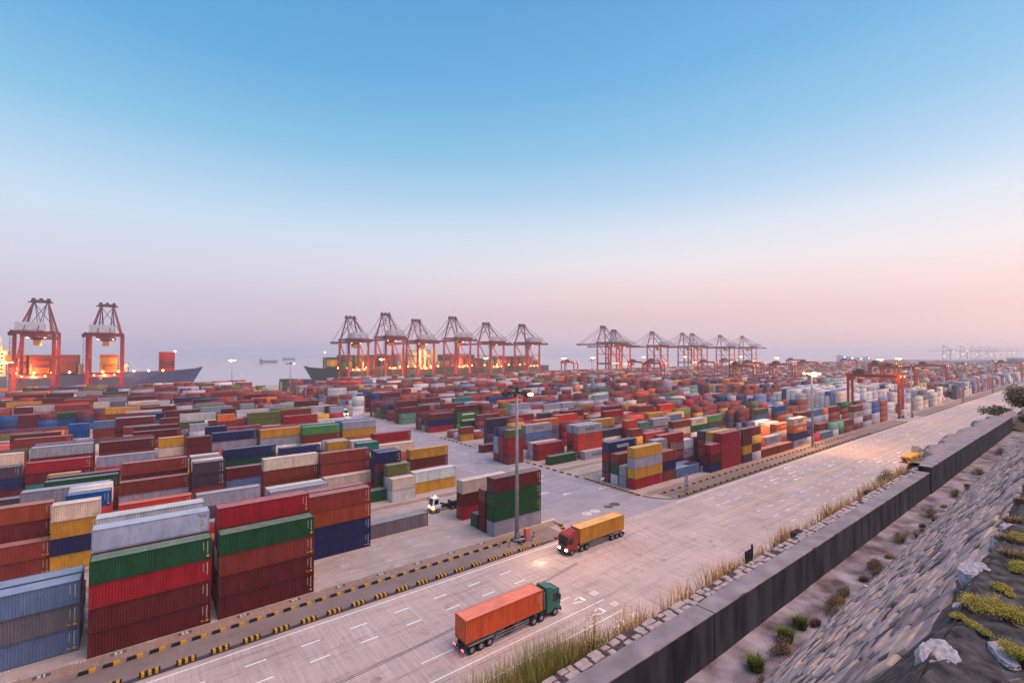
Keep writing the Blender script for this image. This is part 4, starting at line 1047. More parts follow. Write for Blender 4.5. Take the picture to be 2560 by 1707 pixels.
# white yard tractor
def tractor(x, y, rz):
    t = Tree(tag(empty('yard_tractor', (x, y, .005), rz), 'small white yard tractor with lit headlights and roof beacon', 'tractor'))
    b = MB(); b.prism([(1.9, .75), (3.7, .75), (3.8, 1.5), (3.55, 3.15), (2.0, 3.15), (1.9, 2.9)], -1.15, .65); t.part('cab', b, WHITEP)
    b = MB(); b.add([(3.815, -1.0, 1.62), (3.815, .5, 1.62), (3.6, .5, 2.95), (3.6, -1.0, 2.95)], [(0, 1, 2, 3)])
    for yy in (-1.165, .665): b.add([(2.25, yy, 1.75), (3.35, yy, 1.75), (3.2, yy, 2.85), (2.25, yy, 2.85)], [(0, 1, 2, 3)])
    t.part('window', b, GLASS)
    b = MB(); b.box(3.3, -1.2, .45, 4.05, 1.2, .95); t.part('bumper', b, YELLOWP)
    b = MB()
    for k in range(5): b.box(4.052, -1.0 + k * .45, .47, 4.06, -.8 + k * .45, .93)
    t.part('warning_stripe', b, BLACKP)
    b = MB(); b.box(1.9, .7, .95, 3.6, 1.2, 1.6); t.part('engine_cover', b, WHITEP)
    b = MB(); b.box(-3.2, -.5, .75, 3.2, -.25, 1.05); b.box(-3.2, .25, .75, 3.2, .5, 1.05); b.box(-2.6, -.7, 1.06, -1.0, .7, 1.3); b.beam((-.2, 0, 1.1), (1.5, 0, 1.7), .35); b.box(-1.4, -1.0, 1.3, -1.1, 1.0, 1.75)
    b.box(-9.5, -.5, 1.15, -1.2, -.3, 1.42); b.box(-9.5, .3, 1.15, -1.2, .5, 1.42); t.part('chassis', b, DARKM)
    for q in (2.6, -1.2, -2.3): wheel_pair(t, q, .72)
    wheel_pair(t, -8.4, .72)
    for s_ in (-1, 1):
        b = MB(); b.ball((3.86, s_ * .85, 1.2), .17, 8); t.part('headlight', b, HEADL)
    b = MB(); b.tube((2.7, -.2, 3.16), (2.7, -.2, 3.5), .14, 8); t.part('beacon', b, LAMP_O)
    b = MB(); b.box(3.7, -1.7, 2.2, 3.8, -1.5, 2.9); b.beam((3.5, -1.15, 2.85), (3.75, -1.6, 2.85), .05); t.part('mirror', b, DARKM)
    return t
tractor(55.4, 94.8, math.pi)
# ------------------------------------------------------------------ small things by the mast
b0 = Tree(tag(empty('warning_post'), 'black and white banded warning post around the foot of the near mast', 'post', 'banded warning posts round the mast'))
b = MB(); b.tube((0, 0, 0), (0, 0, 1.25), .09, 10); b0.part('post', b, WHITEP)
for z in (.2, .62, 1.04): b = MB(); b.tube((0, 0, z - .11), (0, 0, z + .11), .13, 10); b0.part('black_band', b, BLACKP)
first = True
for x, y in ((52.4, 70.3), (54.0, 69.4), (56.2, 68.5), (59.0, 68.9), (60.6, 70.2), (198.5, 70.5), (199.6, 69.8), (201.5, 69.7), (203, 70.2), (203.8, 71.2), (333, 69), (338, 69.3)):
    t = b0 if first else b0.copy(); first = False
    t.root.location = (x, y, .01)
    if x > 100: t.root['label'] = 'banded warning post around the foot of a farther mast'
PINK = mat('cabinet_pink_paint', (214, 120, 108), .6, 0, .2, 2)
t = Tree(tag(empty('electric_cabinet', (58.6, 69.9, .005)), 'pinkish red electric cabinet beside the foot of the near mast', 'cabinet'))
b = MB(); b.box(-.45, -.4, .1, .45, .4, 2.1); t.part('body', b, PINK)
b = MB(); b.box(-.52, -.47, 2.1, .52, .47, 2.22); t.part('lid', b, PINK)
b = MB(); b.box(-.4, -.415, .25, .4, -.402, 1.95); t.part('door', b, PINK)
b = MB(); b.box(-.55, -.5, 0, .55, .5, .1); t.part('plinth', b, KERBM)
t = Tree(tag(empty('equipment_box', (56.9, 69.4, .005)), 'dark equipment box at the foot of the near mast', 'box'))
b = MB(); b.box(-.7, -.3, .12, .7, .3, .62); t.part('body', b, DARKM)
b = MB(); b.box(-.75, -.34, .62, .75, .34, .7); t.part('lid', b, STEEL)
# sign frames
t = Tree(tag(empty('sign_frame', (110.5, 68.3, .005), R(8)), 'grey lattice sign frame on thin posts by the road edge', 'sign'))
for x in (-.9, -.3, .3, .9): b = MB(); b.tube((x, 0, 0), (x, 0, 4.6), .07, 8); t.part('post', b, STEEL)
b = MB()
for z in (2.3, 4.5): b.box(-1.0, -.08, z, 1.0, -.02, z + .07)
for k in range(6): b.box(-.9 + k * .36, -.08, 2.3, -.86 + k * .36, -.02, 4.5)
b.box(-.3, -.1, 2.4, .25, -.085, 4.4); t.part('panel', b, STEEL)
t = Tree(tag(empty('street_sign', (96.3, 83.6, .005)), 'white sign board on a thin post at the crossing corner', 'sign'))
b = MB(); b.tube((0, 0, 0), (0, 0, 2.6), .05, 8); t.part('post', b, STEEL)
b = MB(); b.box(-1.1, -.04, 2.3, .3, .04, 2.9); t.part('board', b, WHITEP)
# ------------------------------------------------------------------ the hillside the camera stands on
rs = random.Random(5)
ZF, ZT = 26.69, 28.05
WALLTOP = mat('wall_concrete', (150, 135, 140), .85, 0, .3, 1.2, bump=.3)
WALLFACE = bpy.data.materials.new('shaded_stained_concrete'); WALLFACE.use_nodes = True
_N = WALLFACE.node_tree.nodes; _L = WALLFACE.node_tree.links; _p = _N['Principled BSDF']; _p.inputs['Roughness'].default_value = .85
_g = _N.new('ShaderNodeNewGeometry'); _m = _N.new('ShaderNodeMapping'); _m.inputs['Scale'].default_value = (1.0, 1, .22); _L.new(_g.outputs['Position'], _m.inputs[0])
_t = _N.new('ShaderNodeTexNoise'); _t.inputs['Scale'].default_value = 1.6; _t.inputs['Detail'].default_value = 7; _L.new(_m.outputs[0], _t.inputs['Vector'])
_r = _N.new('ShaderNodeValToRGB'); _r.color_ramp.elements[0].position = .35; _r.color_ramp.elements[0].color = (.010, .010, .014, 1); _r.color_ramp.elements[1].position = .72; _r.color_ramp.elements[1].color = (.075, .078, .10, 1)  # near-black tones hold the shade of the narrow ditch along with stains
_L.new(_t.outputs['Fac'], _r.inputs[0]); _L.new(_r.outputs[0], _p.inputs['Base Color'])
DITCH = mat('ditch_concrete', (164, 152, 160), .9, 0, .45, 1.1, dark=(92, 76, 80), bump=.3, detail=12)
MORTAR = mat('slope_mortar', (84, 70, 68), .95, 0, .5, 9, bump=1.0, detail=10)
STONEM = [mat('slope_stone', c, .9, 0, .28, 5, bump=.5, detail=9) for c in ((184, 160, 158), (158, 138, 140), (198, 168, 154), (132, 116, 118))]
ROCKM = mat('pale_rock', (184, 170, 176), .9, 0, .4, 3, bump=.6, detail=9)
SOIL = mat('dark_soil', (86, 78, 80), 1.0, 0, .5, 7, dark=(34, 31, 34), bump=1.0, detail=12)
HILLM = mat('hill_ground', (96, 84, 66), 1.0, 0, .4, 1.0, bump=.8)
DRY = mat('dry_grass_blade', (222, 164, 100), .8, 0, .2, 6); TAN = mat('tan_grass_blade', (190, 150, 96), .8, 0, .2, 6); GRN = mat('green_grass_blade', (126, 132, 58), .8, 0, .3, 6)
LEAFG = mat('shrub_leaf_green', (84, 88, 52), .7, 0, .35, 5); LEAFY = mat('shrub_leaf_yellow', (186, 168, 56), .7, 0, .35, 5); LEAFD = mat('shrub_leaf_dark', (46, 58, 36), .7, 0, .35, 3); TWIG = mat('twig_brown', (112, 84, 80), .9, 0, .3, 5)

# retaining wall: cap and stained face with its shade in the colour, in cast lengths
wx = [(2, 13.55, 0), (13.6, 26.9, 0), (26.95, 40.3, 0), (40.35, 60, .34), (60.05, 80, .30)]
t = Tree(tag(empty('retaining_wall', (0, 0, 0)), 'long stained and shade-darkened concrete retaining wall with a grey top, stepping up once', 'wall'))
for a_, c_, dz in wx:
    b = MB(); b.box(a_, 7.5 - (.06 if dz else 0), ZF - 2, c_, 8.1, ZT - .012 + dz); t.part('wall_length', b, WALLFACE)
    b = MB(); n = max(2, int((c_ - a_) / .22)); vs = []; yf = 7.49 - (.06 if dz else 0); chip = 0
    for k in range(n + 1):
        x = a_ + (c_ - a_) * k / n; chip = rs.uniform(.02, .05) if rs.random() < .06 else chip * .4; e = rs.uniform(-.004, .004)
        vs += [(x, yf + .006 + e, ZT - .03 + dz), (x, yf + e + chip, ZT - .004 + dz - chip * .4), (x, yf + .02 + chip, ZT + .012 + dz + rs.uniform(-.003, .002)), (x, 8.0, ZT + .014 + dz + rs.uniform(-.004, .004)), (x, 8.12 + rs.uniform(-.02, .02), ZT + .006 + dz), (x, 8.125, ZT - .03 + dz)]
    b.add(vs, [(6 * k + j, 6 * k + 6 + j, 6 * k + 7 + j, 6 * k + 1 + j) for k in range(n) for j in range(5)] + [tuple(range(6))[::-1], tuple(range(6 * n, 6 * n + 6))]); t.part('coping', b, WALLTOP)
# rough concrete apron behind the raised lengths
b = MB(); n = 130; vs = []
for k in range(n + 1):
    x = 41.5 + 38 * k / n; w_ = .35 + 1.0 * min(1, (x - 41) / 12) + .25 * math.sin(x * .8) + .15 * math.sin(x * 2.3) + rs.uniform(-.06, .06)
    z = ZT + .3 + .12 * math.sin(x * .55) + rs.uniform(-.03, .03)
    vs += [(x, 8.135, ZT + .3), (x, 8.13 + w_ * .5, z + .05), (x, 8.13 + w_ * .85, z - .05), (x, 8.13 + w_, z - .35), (x, 8.2 + w_, z - 1.6)]
b.add(vs, [(5 * k + j, 5 * k + 5 + j, 5 * k + 6 + j, 5 * k + 1 + j) for k in range(n) for j in range(4)]); t.part('rough_apron', b, STONEM[1])
# rubble strip behind the wall
b = MB(); b.box(1, 8.125, ZF - 2, 80, 8.5, ZT - .03); 
n = 320; vs = []
for k in range(n + 1):
    x = 1 + 79 * k / n; e = 8.52 + .05 * math.sin(x * 3.1) + rs.uniform(-.04, .05)
    vs += [(x, 8.13, ZT - .02), (x, e, ZT - .03 + rs.uniform(-.02, .02)), (x, e + .03, ZT - .9)]
b.add(vs, [(3 * k, 3 * k + 3, 3 * k + 4, 3 * k + 1) for k in range(n)] + [(3 * k + 1, 3 * k + 4, 3 * k + 5, 3 * k + 2) for k in range(n)])
tr = Tree(tag(empty('rubble_wall'), 'strip of pale rubble stones set in dark mortar behind the concrete wall', 'wall')); tr.part('mortar', b, MORTAR)
def stone(b, c, ax, ay, nrm, w, h, th, mi):
    """an irregular flat stone: a wobbly polygon with a chamfered, slightly tilted top"""
    m = 8; ring = []
    for sx, sy in ((-1, -1), (1, -1), (1, 1), (-1, 1)):
        c1, c2 = rs.uniform(.06, .3), rs.uniform(.06, .3); a_ = (sx * w * .5 * (1 - c1), sy * h * .5 * rs.uniform(.86, 1.04)); d_ = (sx * w * .5 * rs.uniform(.9, 1.03), sy * h * .5 * (1 - c2))
        ring += [d_, a_] if sx * sy > 0 else [a_, d_]
    tx, ty = rs.uniform(-.03, .03) * (1 if th < .06 else 3), rs.uniform(-.06, .06)
    P = lambda x, y, z: tuple(c + ax * x + ay * y + nrm * z)
    vs = [P(x, y, -.05) for x, y in ring] + [P(x * .98, y * .98, th * .55 + x * tx + y * ty) for x, y in ring] + [P(x * .8, y * .8, th + x * tx + y * ty) for x, y in ring]
    ce = len(vs); vs.append(P(0, 0, th * 1.06))
    fs = []
    for k in range(m):
        j = (k + 1) % m
        fs += [(k, j, m + j, m + k), (m + k, m + j, 2 * m + j, 2 * m + k), (2 * m + k, 2 * m + j, ce)]
    b.add(vs, fs, mi)
AX, AY, UP = Vector((1, 0, 0)), Vector((0, 1, 0)), Vector((0, 0, 1))
b = MB(); x = 1.4
while x < 79:
    w = rs.uniform(.26, .5)
    for y in (8.23, 8.43):
        if rs.random() < .88: stone(b, Vector((x + rs.uniform(-.06, .06), y + rs.uniform(-.03, .03), ZT - .03)), AX, AY, UP, w * rs.uniform(.7, .95), rs.uniform(.15, .22), rs.uniform(.02, .05), 0)
    x += w
tr.part('stone_facing', b, [STONEM[0]])
# ditch floor and the stone pitched slope
b = MB(); n = 120; vs = []
for k in range(n + 1):
    x = 2 + 98 * k / n
    for y in (5.9, 6.6, 7.1, 7.5): vs.append((x, y, ZF + rs.uniform(-.012, .012) + (.03 if y < 6 else 0)))
b.add(vs, [(4 * k + j, 4 * k + j + 1, 4 * k + j + 5, 4 * k + j + 4) for k in range(n) for j in range(3)])
tag(b.build('ditch_path', DITCH), kind='structure')
LS = math.hypot(5.3, 6.91); SD = Vector((0, -5.3 / LS, 6.91 / LS)); SNm = Vector((0, 6.91 / LS, 5.3 / LS)); S0 = Vector((0, 6.15, ZF))
b = MB(); nx, ny = 150, 14; vs = []
for i in range(nx + 1):
    for j in range(ny + 1):
        x = .5 + 99.5 * (i / nx) ** 1.5; q = LS * j / ny
        vs.append(tuple(S0 + AX * x + SD * q + SNm * rs.uniform(-.03, .03)))
b.add(vs, [(i * (ny + 1) + j, (i + 1) * (ny + 1) + j, (i + 1) * (ny + 1) + j + 1, i * (ny + 1) + j + 1) for i in range(nx) for j in range(ny)])
q = .08
while q < LS - .05:
    h = rs.uniform(.19, .36); x = .6 + rs.uniform(0, .3); ph_ = rs.uniform(0, 6)
    while x < 95:
        big = 1 if x < 22 else (1.5 if x < 45 else 2.2)
        w = rs.uniform(.3, .95) * big
        qq = q + h / 2 + rs.uniform(-.03, .03) + .05 * math.sin(x * 1.1 + ph_) + .03 * math.sin(x * 2.7 + q * 3)
        top = LS - .16 - max(0, 5.9 - (x + w / 2)) * .46 - .06 * math.sin(x * 3)
        if qq + h / 2 < top and rs.random() > .02:
            ct = rs.uniform(-.05, .05); ax_ = (AX + SD * ct).normalized(); sd_ = (SD - AX * ct).normalized()
            stone(b, S0 + AX * (x + w / 2) + SD * qq, ax_, sd_, SNm, w * rs.uniform(.95, 1.0), h * rs.uniform(.8, .97), rs.uniform(.01, .05), rs.choice((1, 1, 1, 2, 2, 3, 3, 4)))
        x += w * 1.03
    q += h
o = b.build('stone_slope', [MORTAR] + STONEM); tag(o, kind='structure')
# the bench of soil at the top of the slope
def fbm(x, y): return .5 * math.sin(x * 2.1 + y * 1.3) + .3 * math.sin(x * 4.7 - y * 3.9 + 1) + .2 * math.sin(x * 9.1 + y * 11.3 + 2)
b = MB(); nx, ny = 170, 60; vs = []
for i in range(nx + 1):
    for j in range(ny + 1):
        x = .5 + 99.5 * (i / nx) ** 2.0; ye = .93 + max(0, 5.9 - x) * .28 + .05 * math.sin(x * 3); y = ye - 9.9 * (j / ny) ** 1.9
        zs = ZF + (6.15 - y) / 5.3 * 6.91 + .03                              # on the slope plane
        zb = 33.56 + .045 * fbm(x, y) + max(0, -y - 1.2) * .25
        k_ = min(1, max(0, (y - .5) / .4)); k_ = k_ * k_ * (3 - 2 * k_)
        vs.append((x, y, (zb * (1 - k_) + min(zs, 33.6) * k_) + rs.uniform(-.012, .012) if j else zs - .05))
b.add(vs, [(i * (ny + 1) + j, i * (ny + 1) + j + 1, (i + 1) * (ny + 1) + j + 1, (i + 1) * (ny + 1) + j) for i in range(nx) for j in range(ny)])
tag(b.build('soil_bench', SOIL), kind='structure')
# hillside falling to the road, hidden behind the wall from here
b = MB(); nx, ny = 80, 16; vs = []
for i in range(nx + 1):
    for j in range(ny + 1):
        x = -40 + 560 * (i / nx); f = j / ny
        vs.append((x, 8.55 + 27.5 * f, (27.2 if j else 27.3) * (1 - f) + .15 * fbm(x * .3, f * 9)))
b.add(vs, [(i * (ny + 1) + j, (i + 1) * (ny + 1) + j, (i + 1) * (ny + 1) + j + 1, i * (ny + 1) + j + 1) for i in range(nx) for j in range(ny)])
b.add([(80.2, 6.1, 26.6), (520, 6.1, 26.6), (520, 8.55, 27.3), (80.2, 8.55, 27.3), (80.2, 6.1, 20), (80.2, 8.55, 20)], [(0, 1, 2, 3), (0, 3, 5, 4)])
tag(b.build('hillside', HILLM), kind='structure')
# rocks
def rock(loc, sx, sy, sz, lab, rz=0, m=ROCKM, seed=0, grp=None):
    from mathutils import noise as NZ
    bm = bmesh.new(); bmesh.ops.create_icosphere(bm, subdivisions=5, radius=1); of = Vector((seed * 7.3, seed * 3.1, 1.7))
    for v in bm.verts:
        c = v.co.copy()
        d = 1 + .26 * NZ.noise(c * .9 + of) + .22 * abs(NZ.noise(c * 2.2 + of)) + .09 * NZ.noise(c * 6 + of) + .04 * NZ.noise(c * 16 + of)
        c = c * d
        c.z = min(c.z, .62 + .1 * NZ.noise(c * 3 + of) + .25 * c.x)
        v.co = c
    for f in bm.faces: f.smooth = True
    me = bpy.data.meshes.new('rock'); bm.to_mesh(me); bm.free(); me.materials.append(m)
    o = bpy.data.objects.new('rock', me); col.objects.link(o); o.location = loc; o.scale = (sx, sy, sz); o.rotation_euler = (0, 0, rz)
    return tag(o, lab, 'rock', grp)
for k, (u, v, z, sx, sy, sz, lab) in enumerate(((2345, 1660, 33.5, .34, .2, .22, 'large pale rock on the slope edge at the bottom right'), (2440, 1440, 33.5, .3, .22, .2, 'pale rock beside the yellow green plants'), (2420, 1530, 33.5, .24, .12, .14, 'flat pale rock below the yellow green plants'),
      (2510, 1638, 33.55, .28, .1, .06, 'long flat white stone lying in the dark soil'), (2500, 1360, 33.5, .22, .15, .2, 'upright pale rock at the slope edge'), (2530, 1330, 33.5, .25, .16, .16, 'topmost pale rock at the right edge of the slope'), (2445, 1478, 33.5, .13, .1, .12, 'small pale rock between two larger ones'))):
    x, y = onz(u, v, z); rock((x, y, z + .0), sx * .55, sy * .6, sz * .8, lab, rs.uniform(-.5, .5), seed=k)
for k, (x, y, sx, sy, sz, lab) in enumerate(((83, 7.9, 3, .6, .8, 'pale boulder closing the end of the wall'), (92, 6.8, 4, .8, 1.0, 'pale boulder at the right edge beyond the wall'))):
    rock((x, y, 27.9), sx, sy, sz, lab, 0, STONEM[1], seed=20 + k)
# dark slabs and a small frame standing behind the rubble strip
SLAB = mat('dark_slab', (52, 48, 58), .9, 0, .3, 2)
for x, lab in ((22.5, 'dark tilted slab at the grass edge, the nearer one'), (32.2, 'dark tilted slab at the grass edge, the farther one')):
    b = MB(); b.add([(-.4, 0, -.5), (.4, 0, -.5), (.4, .4, -.5), (-.4, .4, -.5), (-.34, .02, .04), (.42, .02, .05), (.34, .34, .07), (-.2, .34, .07)], [(0, 3, 2, 1), (4, 5, 6, 7), (0, 1, 5, 4), (1, 2, 6, 5), (2, 3, 7, 6), (3, 0, 4, 7)])
    o = b.build('concrete_slab', SLAB); o.location = (x, 8.45, ZT - .05); tag(o, lab, 'slab')
t = Tree(tag(empty('metal_frame', (18.4, 8.75, ZT - .75)), 'small dark metal frame standing in the dry grass', 'frame'))
for x in (-.25, .25): b = MB(); b.box(x - .03, -.03, 0, x + .03, .03, 1.05 + x * .3); t.part('post', b, SLAB)
b = MB(); b.box(-.21, -.02, .35, .21, .02, .98); t.part('panel', b, SLAB)
# grass
def blade(b, x, y, z, h, mi, lean=.35, w=.018):
    a_ = rs.uniform(0, 6.28); dx, dy = math.cos(a_), math.sin(a_); l = h * lean * rs.uniform(.2, 1)
    px, py = -dy * w, dx * w
    m_ = (x + dx * l * .35, y + dy * l * .35, z + h * .6); e = (x + dx * l, y + dy * l, z + h)
    b.add([(x - px, y - py, z), (x + px, y + py, z), (m_[0] + px * .7, m_[1] + py * .7, m_[2]), (m_[0] - px * .7, m_[1] - py * .7, m_[2]), e], [(0, 1, 2, 3), (3, 2, 4)], mi)
b = MB()
for k in range(17000):
    f = rs.random() ** 1.5; x = 5 + 74 * f
    cl = .5 + .5 * math.sin(x * 1.7 + 1) * math.sin(x * .63)
    if rs.random() > .06 + .6 * cl * cl: continue
    y = 8.6 + rs.random() ** 1.4 * .9; z = 27.55 - (y - 8.55)
    h = .40 + rs.uniform(0, .2) + .26 * cl * rs.random() + (y - 8.55) * .75
    g_ = rs.random(); mi = (0 if g_ < .62 else 1) if x > 11 else (1 if g_ < .4 else 2 if g_ < .75 else 0)
    blade(b, x, y, z, h, mi, .55, .008 + .0006 * x)
for k in range(6500):                                                  # the dense clump at the bottom edge
    x = 5.2 + rs.random() * 5.6; y = 8.56 + rs.random() * 1.2; z = 27.35 - (y - 8.55)
    cl = math.exp(-((x - 8.2) / 1.6) ** 2) + .6 * math.exp(-((x - 6) / .8) ** 2)
    if rs.random() > .1 + cl: continue
    blade(b, x, y, z, .42 + rs.uniform(0, .3) + .34 * cl + (y - 8.55) * .85, rs.choice((1, 2, 2, 2, 2, 0)), .4, .010)
tag(b.build('dry_grass', [DRY, TAN, GRN]), kind='stuff')
# shrubs
def shrub(name, loc, rx, rz, n, leafm, lab, leaf=.07, stems=14, grassy=False, grp=None, ry=None):
    t = Tree(tag(empty(name, loc), lab, 'shrub' if not grassy else 'grass tuft', grp)); ry = ry or rx
    b = MB(); b2 = MB(); cl = [(rs.gauss(0, .45), rs.gauss(0, .45), rs.uniform(.3, 1)) for _ in range(11)]
    for k in range(stems):
        c = cl[k % len(cl)]; b2.tube((0, 0, -.05), (c[0] * rx * .8, c[1] * ry * .8, c[2] * rz * .85), .012 + rx * .01, 5, 0, .004)
    for k in range(n):
        if grassy:
            a_ = rs.uniform(0, 6.28); r_ = rs.random() ** .6; h = rz * rs.uniform(.5, 1.1)
            blade(b, math.cos(a_) * rx * r_ * .45, math.sin(a_) * ry * r_ * .45, -.03, h, 0, .9, leaf * .2)
        else:
            c = cl[int(rs.random() * len(cl))]; s_ = .3
            p = Vector((c[0] * rx * .8 + rs.gauss(0, s_) * rx * .7, c[1] * ry * .8 + rs.gauss(0, s_) * ry * .7, max(.02, c[2] * rz * .8 + rs.gauss(0, s_) * rz * .5)))
            d = Vector((rs.gauss(0, 1), rs.gauss(0, 1), rs.gauss(.3, 1))).normalized(); e = d.orthogonal().normalized(); f = leaf * rs.uniform(.6, 1.4)
            b.add([p - e * f * .3, p + d * f * .5, p + e * f * .3, p - d * f * .6], [(0, 1, 2, 3)], 0 if rs.random() < .75 else 1)
    t.part('foliage', b, [leafm, TWIG if grassy else TAN]); t.part('stem', b2, TWIG)
    return t
STRAW = mat('straw_blade', (158, 132, 100), .9, 0, .3, 5)
WITH = mat('withered_blade', (122, 96, 82), .9, 0, .3, 5)
LEAFB = mat('shrub_leaf_brown', (96, 74, 66), .8, 0, .35, 5)
ds = [(2240, 1345, .62, .6, LEAFG, 'round green shrub in the ditch, largest of the middle ones'), (2180, 1412, .5, .4, LEAFB, 'brown shrub at the ditch edge below the round green one'), (2100, 1478, .42, .32, LEAFB, 'low brown tuft at the ditch edge, halfway down'), (2050, 1505, .65, .45, LEAFB, 'wide reddish brown shrub at the ditch edge'), (2325, 1285, .7, .6, LEAFG, 'green shrub in the ditch, second from the far end'), (2385, 1235, .6, .5, LEAFG, 'small green shrub in the ditch, farther along'), (2440, 1180, .7, .6, LEAFG, 'farthest green shrub in the ditch'), (1900, 1600, .5, .6, LEAFB, 'bare reddish weed by the foot of the dark wall'), (2480, 1130, .9, .8, LEAFG, 'hazy green shrub near the end of the ditch')]
for k, (u, v, r_, h, m_, lab) in enumerate(ds):
    x, y = onz(u, v, ZF + .1); shrub('shrub', (x, min(y, 6.42), ZF + .02), r_ * 1.25, h * .8, 3200, m_, lab, .028, 40, grp='shrubs growing in the ditch', ry=r_ * .5)
for k, (u, v, lab) in enumerate(((1965, 1595, 'leafy grass tuft under the reddish shrub in the ditch'), (1890, 1668, 'spiky green grass tuft at the bottom of the ditch'), (1990, 1560, 'taller grass tuft against the stone slope'))):
    x, y = onz(u, v, ZF + .05); shrub('grass_tuft', (x, min(y, 6.6), ZF + .02), .42, .42, 420, GRN, lab, .08, 8, True, 'grass tufts in the ditch')
for k, (u, v) in enumerate(((2215, 1385), (2150, 1440), (2080, 1490), (2020, 1545), (1940, 1610), (2300, 1310), (2355, 1262), (2410, 1210))):
    x, y = onz(u, v, ZF + .1); shrub('grass_tuft', (x, min(y, 6.35), ZF + .02), .5 + .05 * k % .2, .2, 420, WITH if k % 2 else TAN, ['withered grass tuft against the slope foot', 'brown withered tuft against the slope foot'][k % 2] + f' beside the {["largest round shrub", "brown shrub", "low brown tuft", "reddish shrub", "bare reddish weed", "second farthest shrub", "small green shrub", "farthest shrub"][k]}', .03, 12, True, 'withered tufts along the ditch', ry=.3)
for k in range(26):                                                    # a broken fringe of weeds where the slope meets the path
    x = 6.5 + 40 * rs.random() ** 1.4; k_ = rs.random(); m_ = (LEAFB, LEAFG, LEAFB)[k % 3]
    shrub('weed', (x, 6.2 - rs.uniform(0, .25), ZF + .03 + rs.uniform(0, .1)), rs.uniform(.25, .6), rs.uniform(.14, .34), 700, m_, ['small brown weed in the fringe at the foot of the stone slope', 'small green weed in the fringe at the foot of the stone slope', 'small brown weed in the fringe at the foot of the stone slope'][k % 3], .022, 22, grp=['brown weeds at the slope foot', 'green weeds at the slope foot', 'brown weeds at the slope foot'][k % 3], ry=.16)
x, y = onz(1400, 1620, ZT); shrub('shrub', (9.6, 8.75, 27.4), .45, 1.75, 700, TAN, 'tall dry brown weed rising above the grass clump', .04, 40, ry=.3)
for k, (u, v, r_, lab) in enumerate(((2470, 1520, .26, 'yellow green plant on the soil, the large middle one'), (2545, 1420, .22, 'yellow green plant at the right edge, upper one'), (2530, 1545, .26, 'yellow green plant at the right edge, lower one'), (2395, 1540, .1, 'little yellow green tuft beside the pale rocks'), (2430, 1560, .1, 'small dry yellow tuft left of the large yellow plant'), (2465, 1580, .09, 'smallest yellow tuft in the dark soil'), (2555, 1640, .2, 'yellow green plant at the right edge near the bottom'), (2500, 1470, .16, 'low yellow plant between the rocks'), (2550, 1345, .22, 'brownish green plant at the top of the slope'))):
    x, y = onz(u, v, 33.6); shrub('yellow_plant', (x, y, 33.58), r_ * .55, r_ * .42, 2600, LEAFY, lab, .012, 30, grp='yellow green plants on the soil')
for k, (u, v) in enumerate(((2540, 1300), (2520, 1345), (2557, 1250), (2535, 1385))):
    x, y = onz(u, v, 33.6); shrub('grass_tuft', (x, y, 33.55), .2, .13, 420, STRAW, ['dry grass tuft at the slope top by the right edge', 'dry grass tuft just left of the right edge', 'highest dry grass tuft at the right edge', 'dry grass tuft above the yellow plants'][k], .05, 8, True, 'dry tufts along the slope top')
shrub('dark_shrub', (101, 8.4, 28.0), 4.2, 3.0, 9000, LEAFD, 'large dark green shrub at the far end of the wall', .2, 40, ry=2.0)
shrub('shrub', (86, 9.2, 27.6), 2.6, 1.3, 1800, LEAFG, 'lower green shrub left of the large dark one', .22, 30, ry=1.2)
shrub('shrub', (50, 9.4, 27.5), 1.3, .75, 1500, LEAFG, 'green shrub behind the raised wall length', .07, 30, ry=.5)
shrub('shrub', (38, 9.2, 27.3), 1.3, 1.05, 1500, LEAFG, 'green weedy shrub beside the wall step', .06, 30, ry=.4)
# twigs in the soil and litter
b = MB()
for k in range(130):
    u = rs.uniform(2380, 2600); v = rs.uniform(1330, 1760); x, y = onz(u, v, 33.62)
    if y > .5: continue
    a_ = rs.uniform(0, 6.28); l = rs.uniform(.05, .2); b.tube((x, y, 33.6), (x + l * math.cos(a_), y + l * math.sin(a_), 33.6 + rs.uniform(.0, .03)), .0018, 4)
tag(b.build('dry_twigs', TAN), kind='stuff')
b = MB()
for k in range(420):
    u = rs.uniform(2200, 2620); v = rs.uniform(1430, 1780); x, y = onz(u, v, 33.6)
    if y > .55: continue
    b.ball((x, y, 33.56 + .045 * fbm(x, y)), rs.uniform(.004, .013), 5, 0, .7)
tag(b.build('gravel', STONEM[3]), kind='stuff')
for u, v, lab in ((2170, 1470, 'crumpled white litter on the stone slope'), (1955, 1672, 'white scrap of paper near the bottom of the slope')):
    # on the slope plane
    a_ = (u - CX) / F; b_ = (v - CY) / F; fw = math.cos(PITCH) + b_ * math.sin(PITCH); up = math.sin(PITCH) - b_ * math.cos(PITCH)
    d = Vector((fw * CS + a_ * SN, fw * SN - a_ * CS, up)); o_ = Vector((0, 0, CAMH)); tt = (S0 - o_).dot(SNm) / d.dot(SNm); p = o_ + d * tt
    b = MB(); q_ = random.Random(int(u))
    P = [(q_.uniform(-.08, .08), q_.uniform(-.07, .07), q_.uniform(0, .1)) for _ in range(9)]
    b.add(P, [(0, 1, 2), (2, 3, 4), (4, 5, 6), (6, 7, 8), (0, 2, 4), (4, 6, 8), (1, 3, 5)]); o = b.build('litter', WHITEP); o.location = p + SNm * .08; tag(o, lab, 'litter')
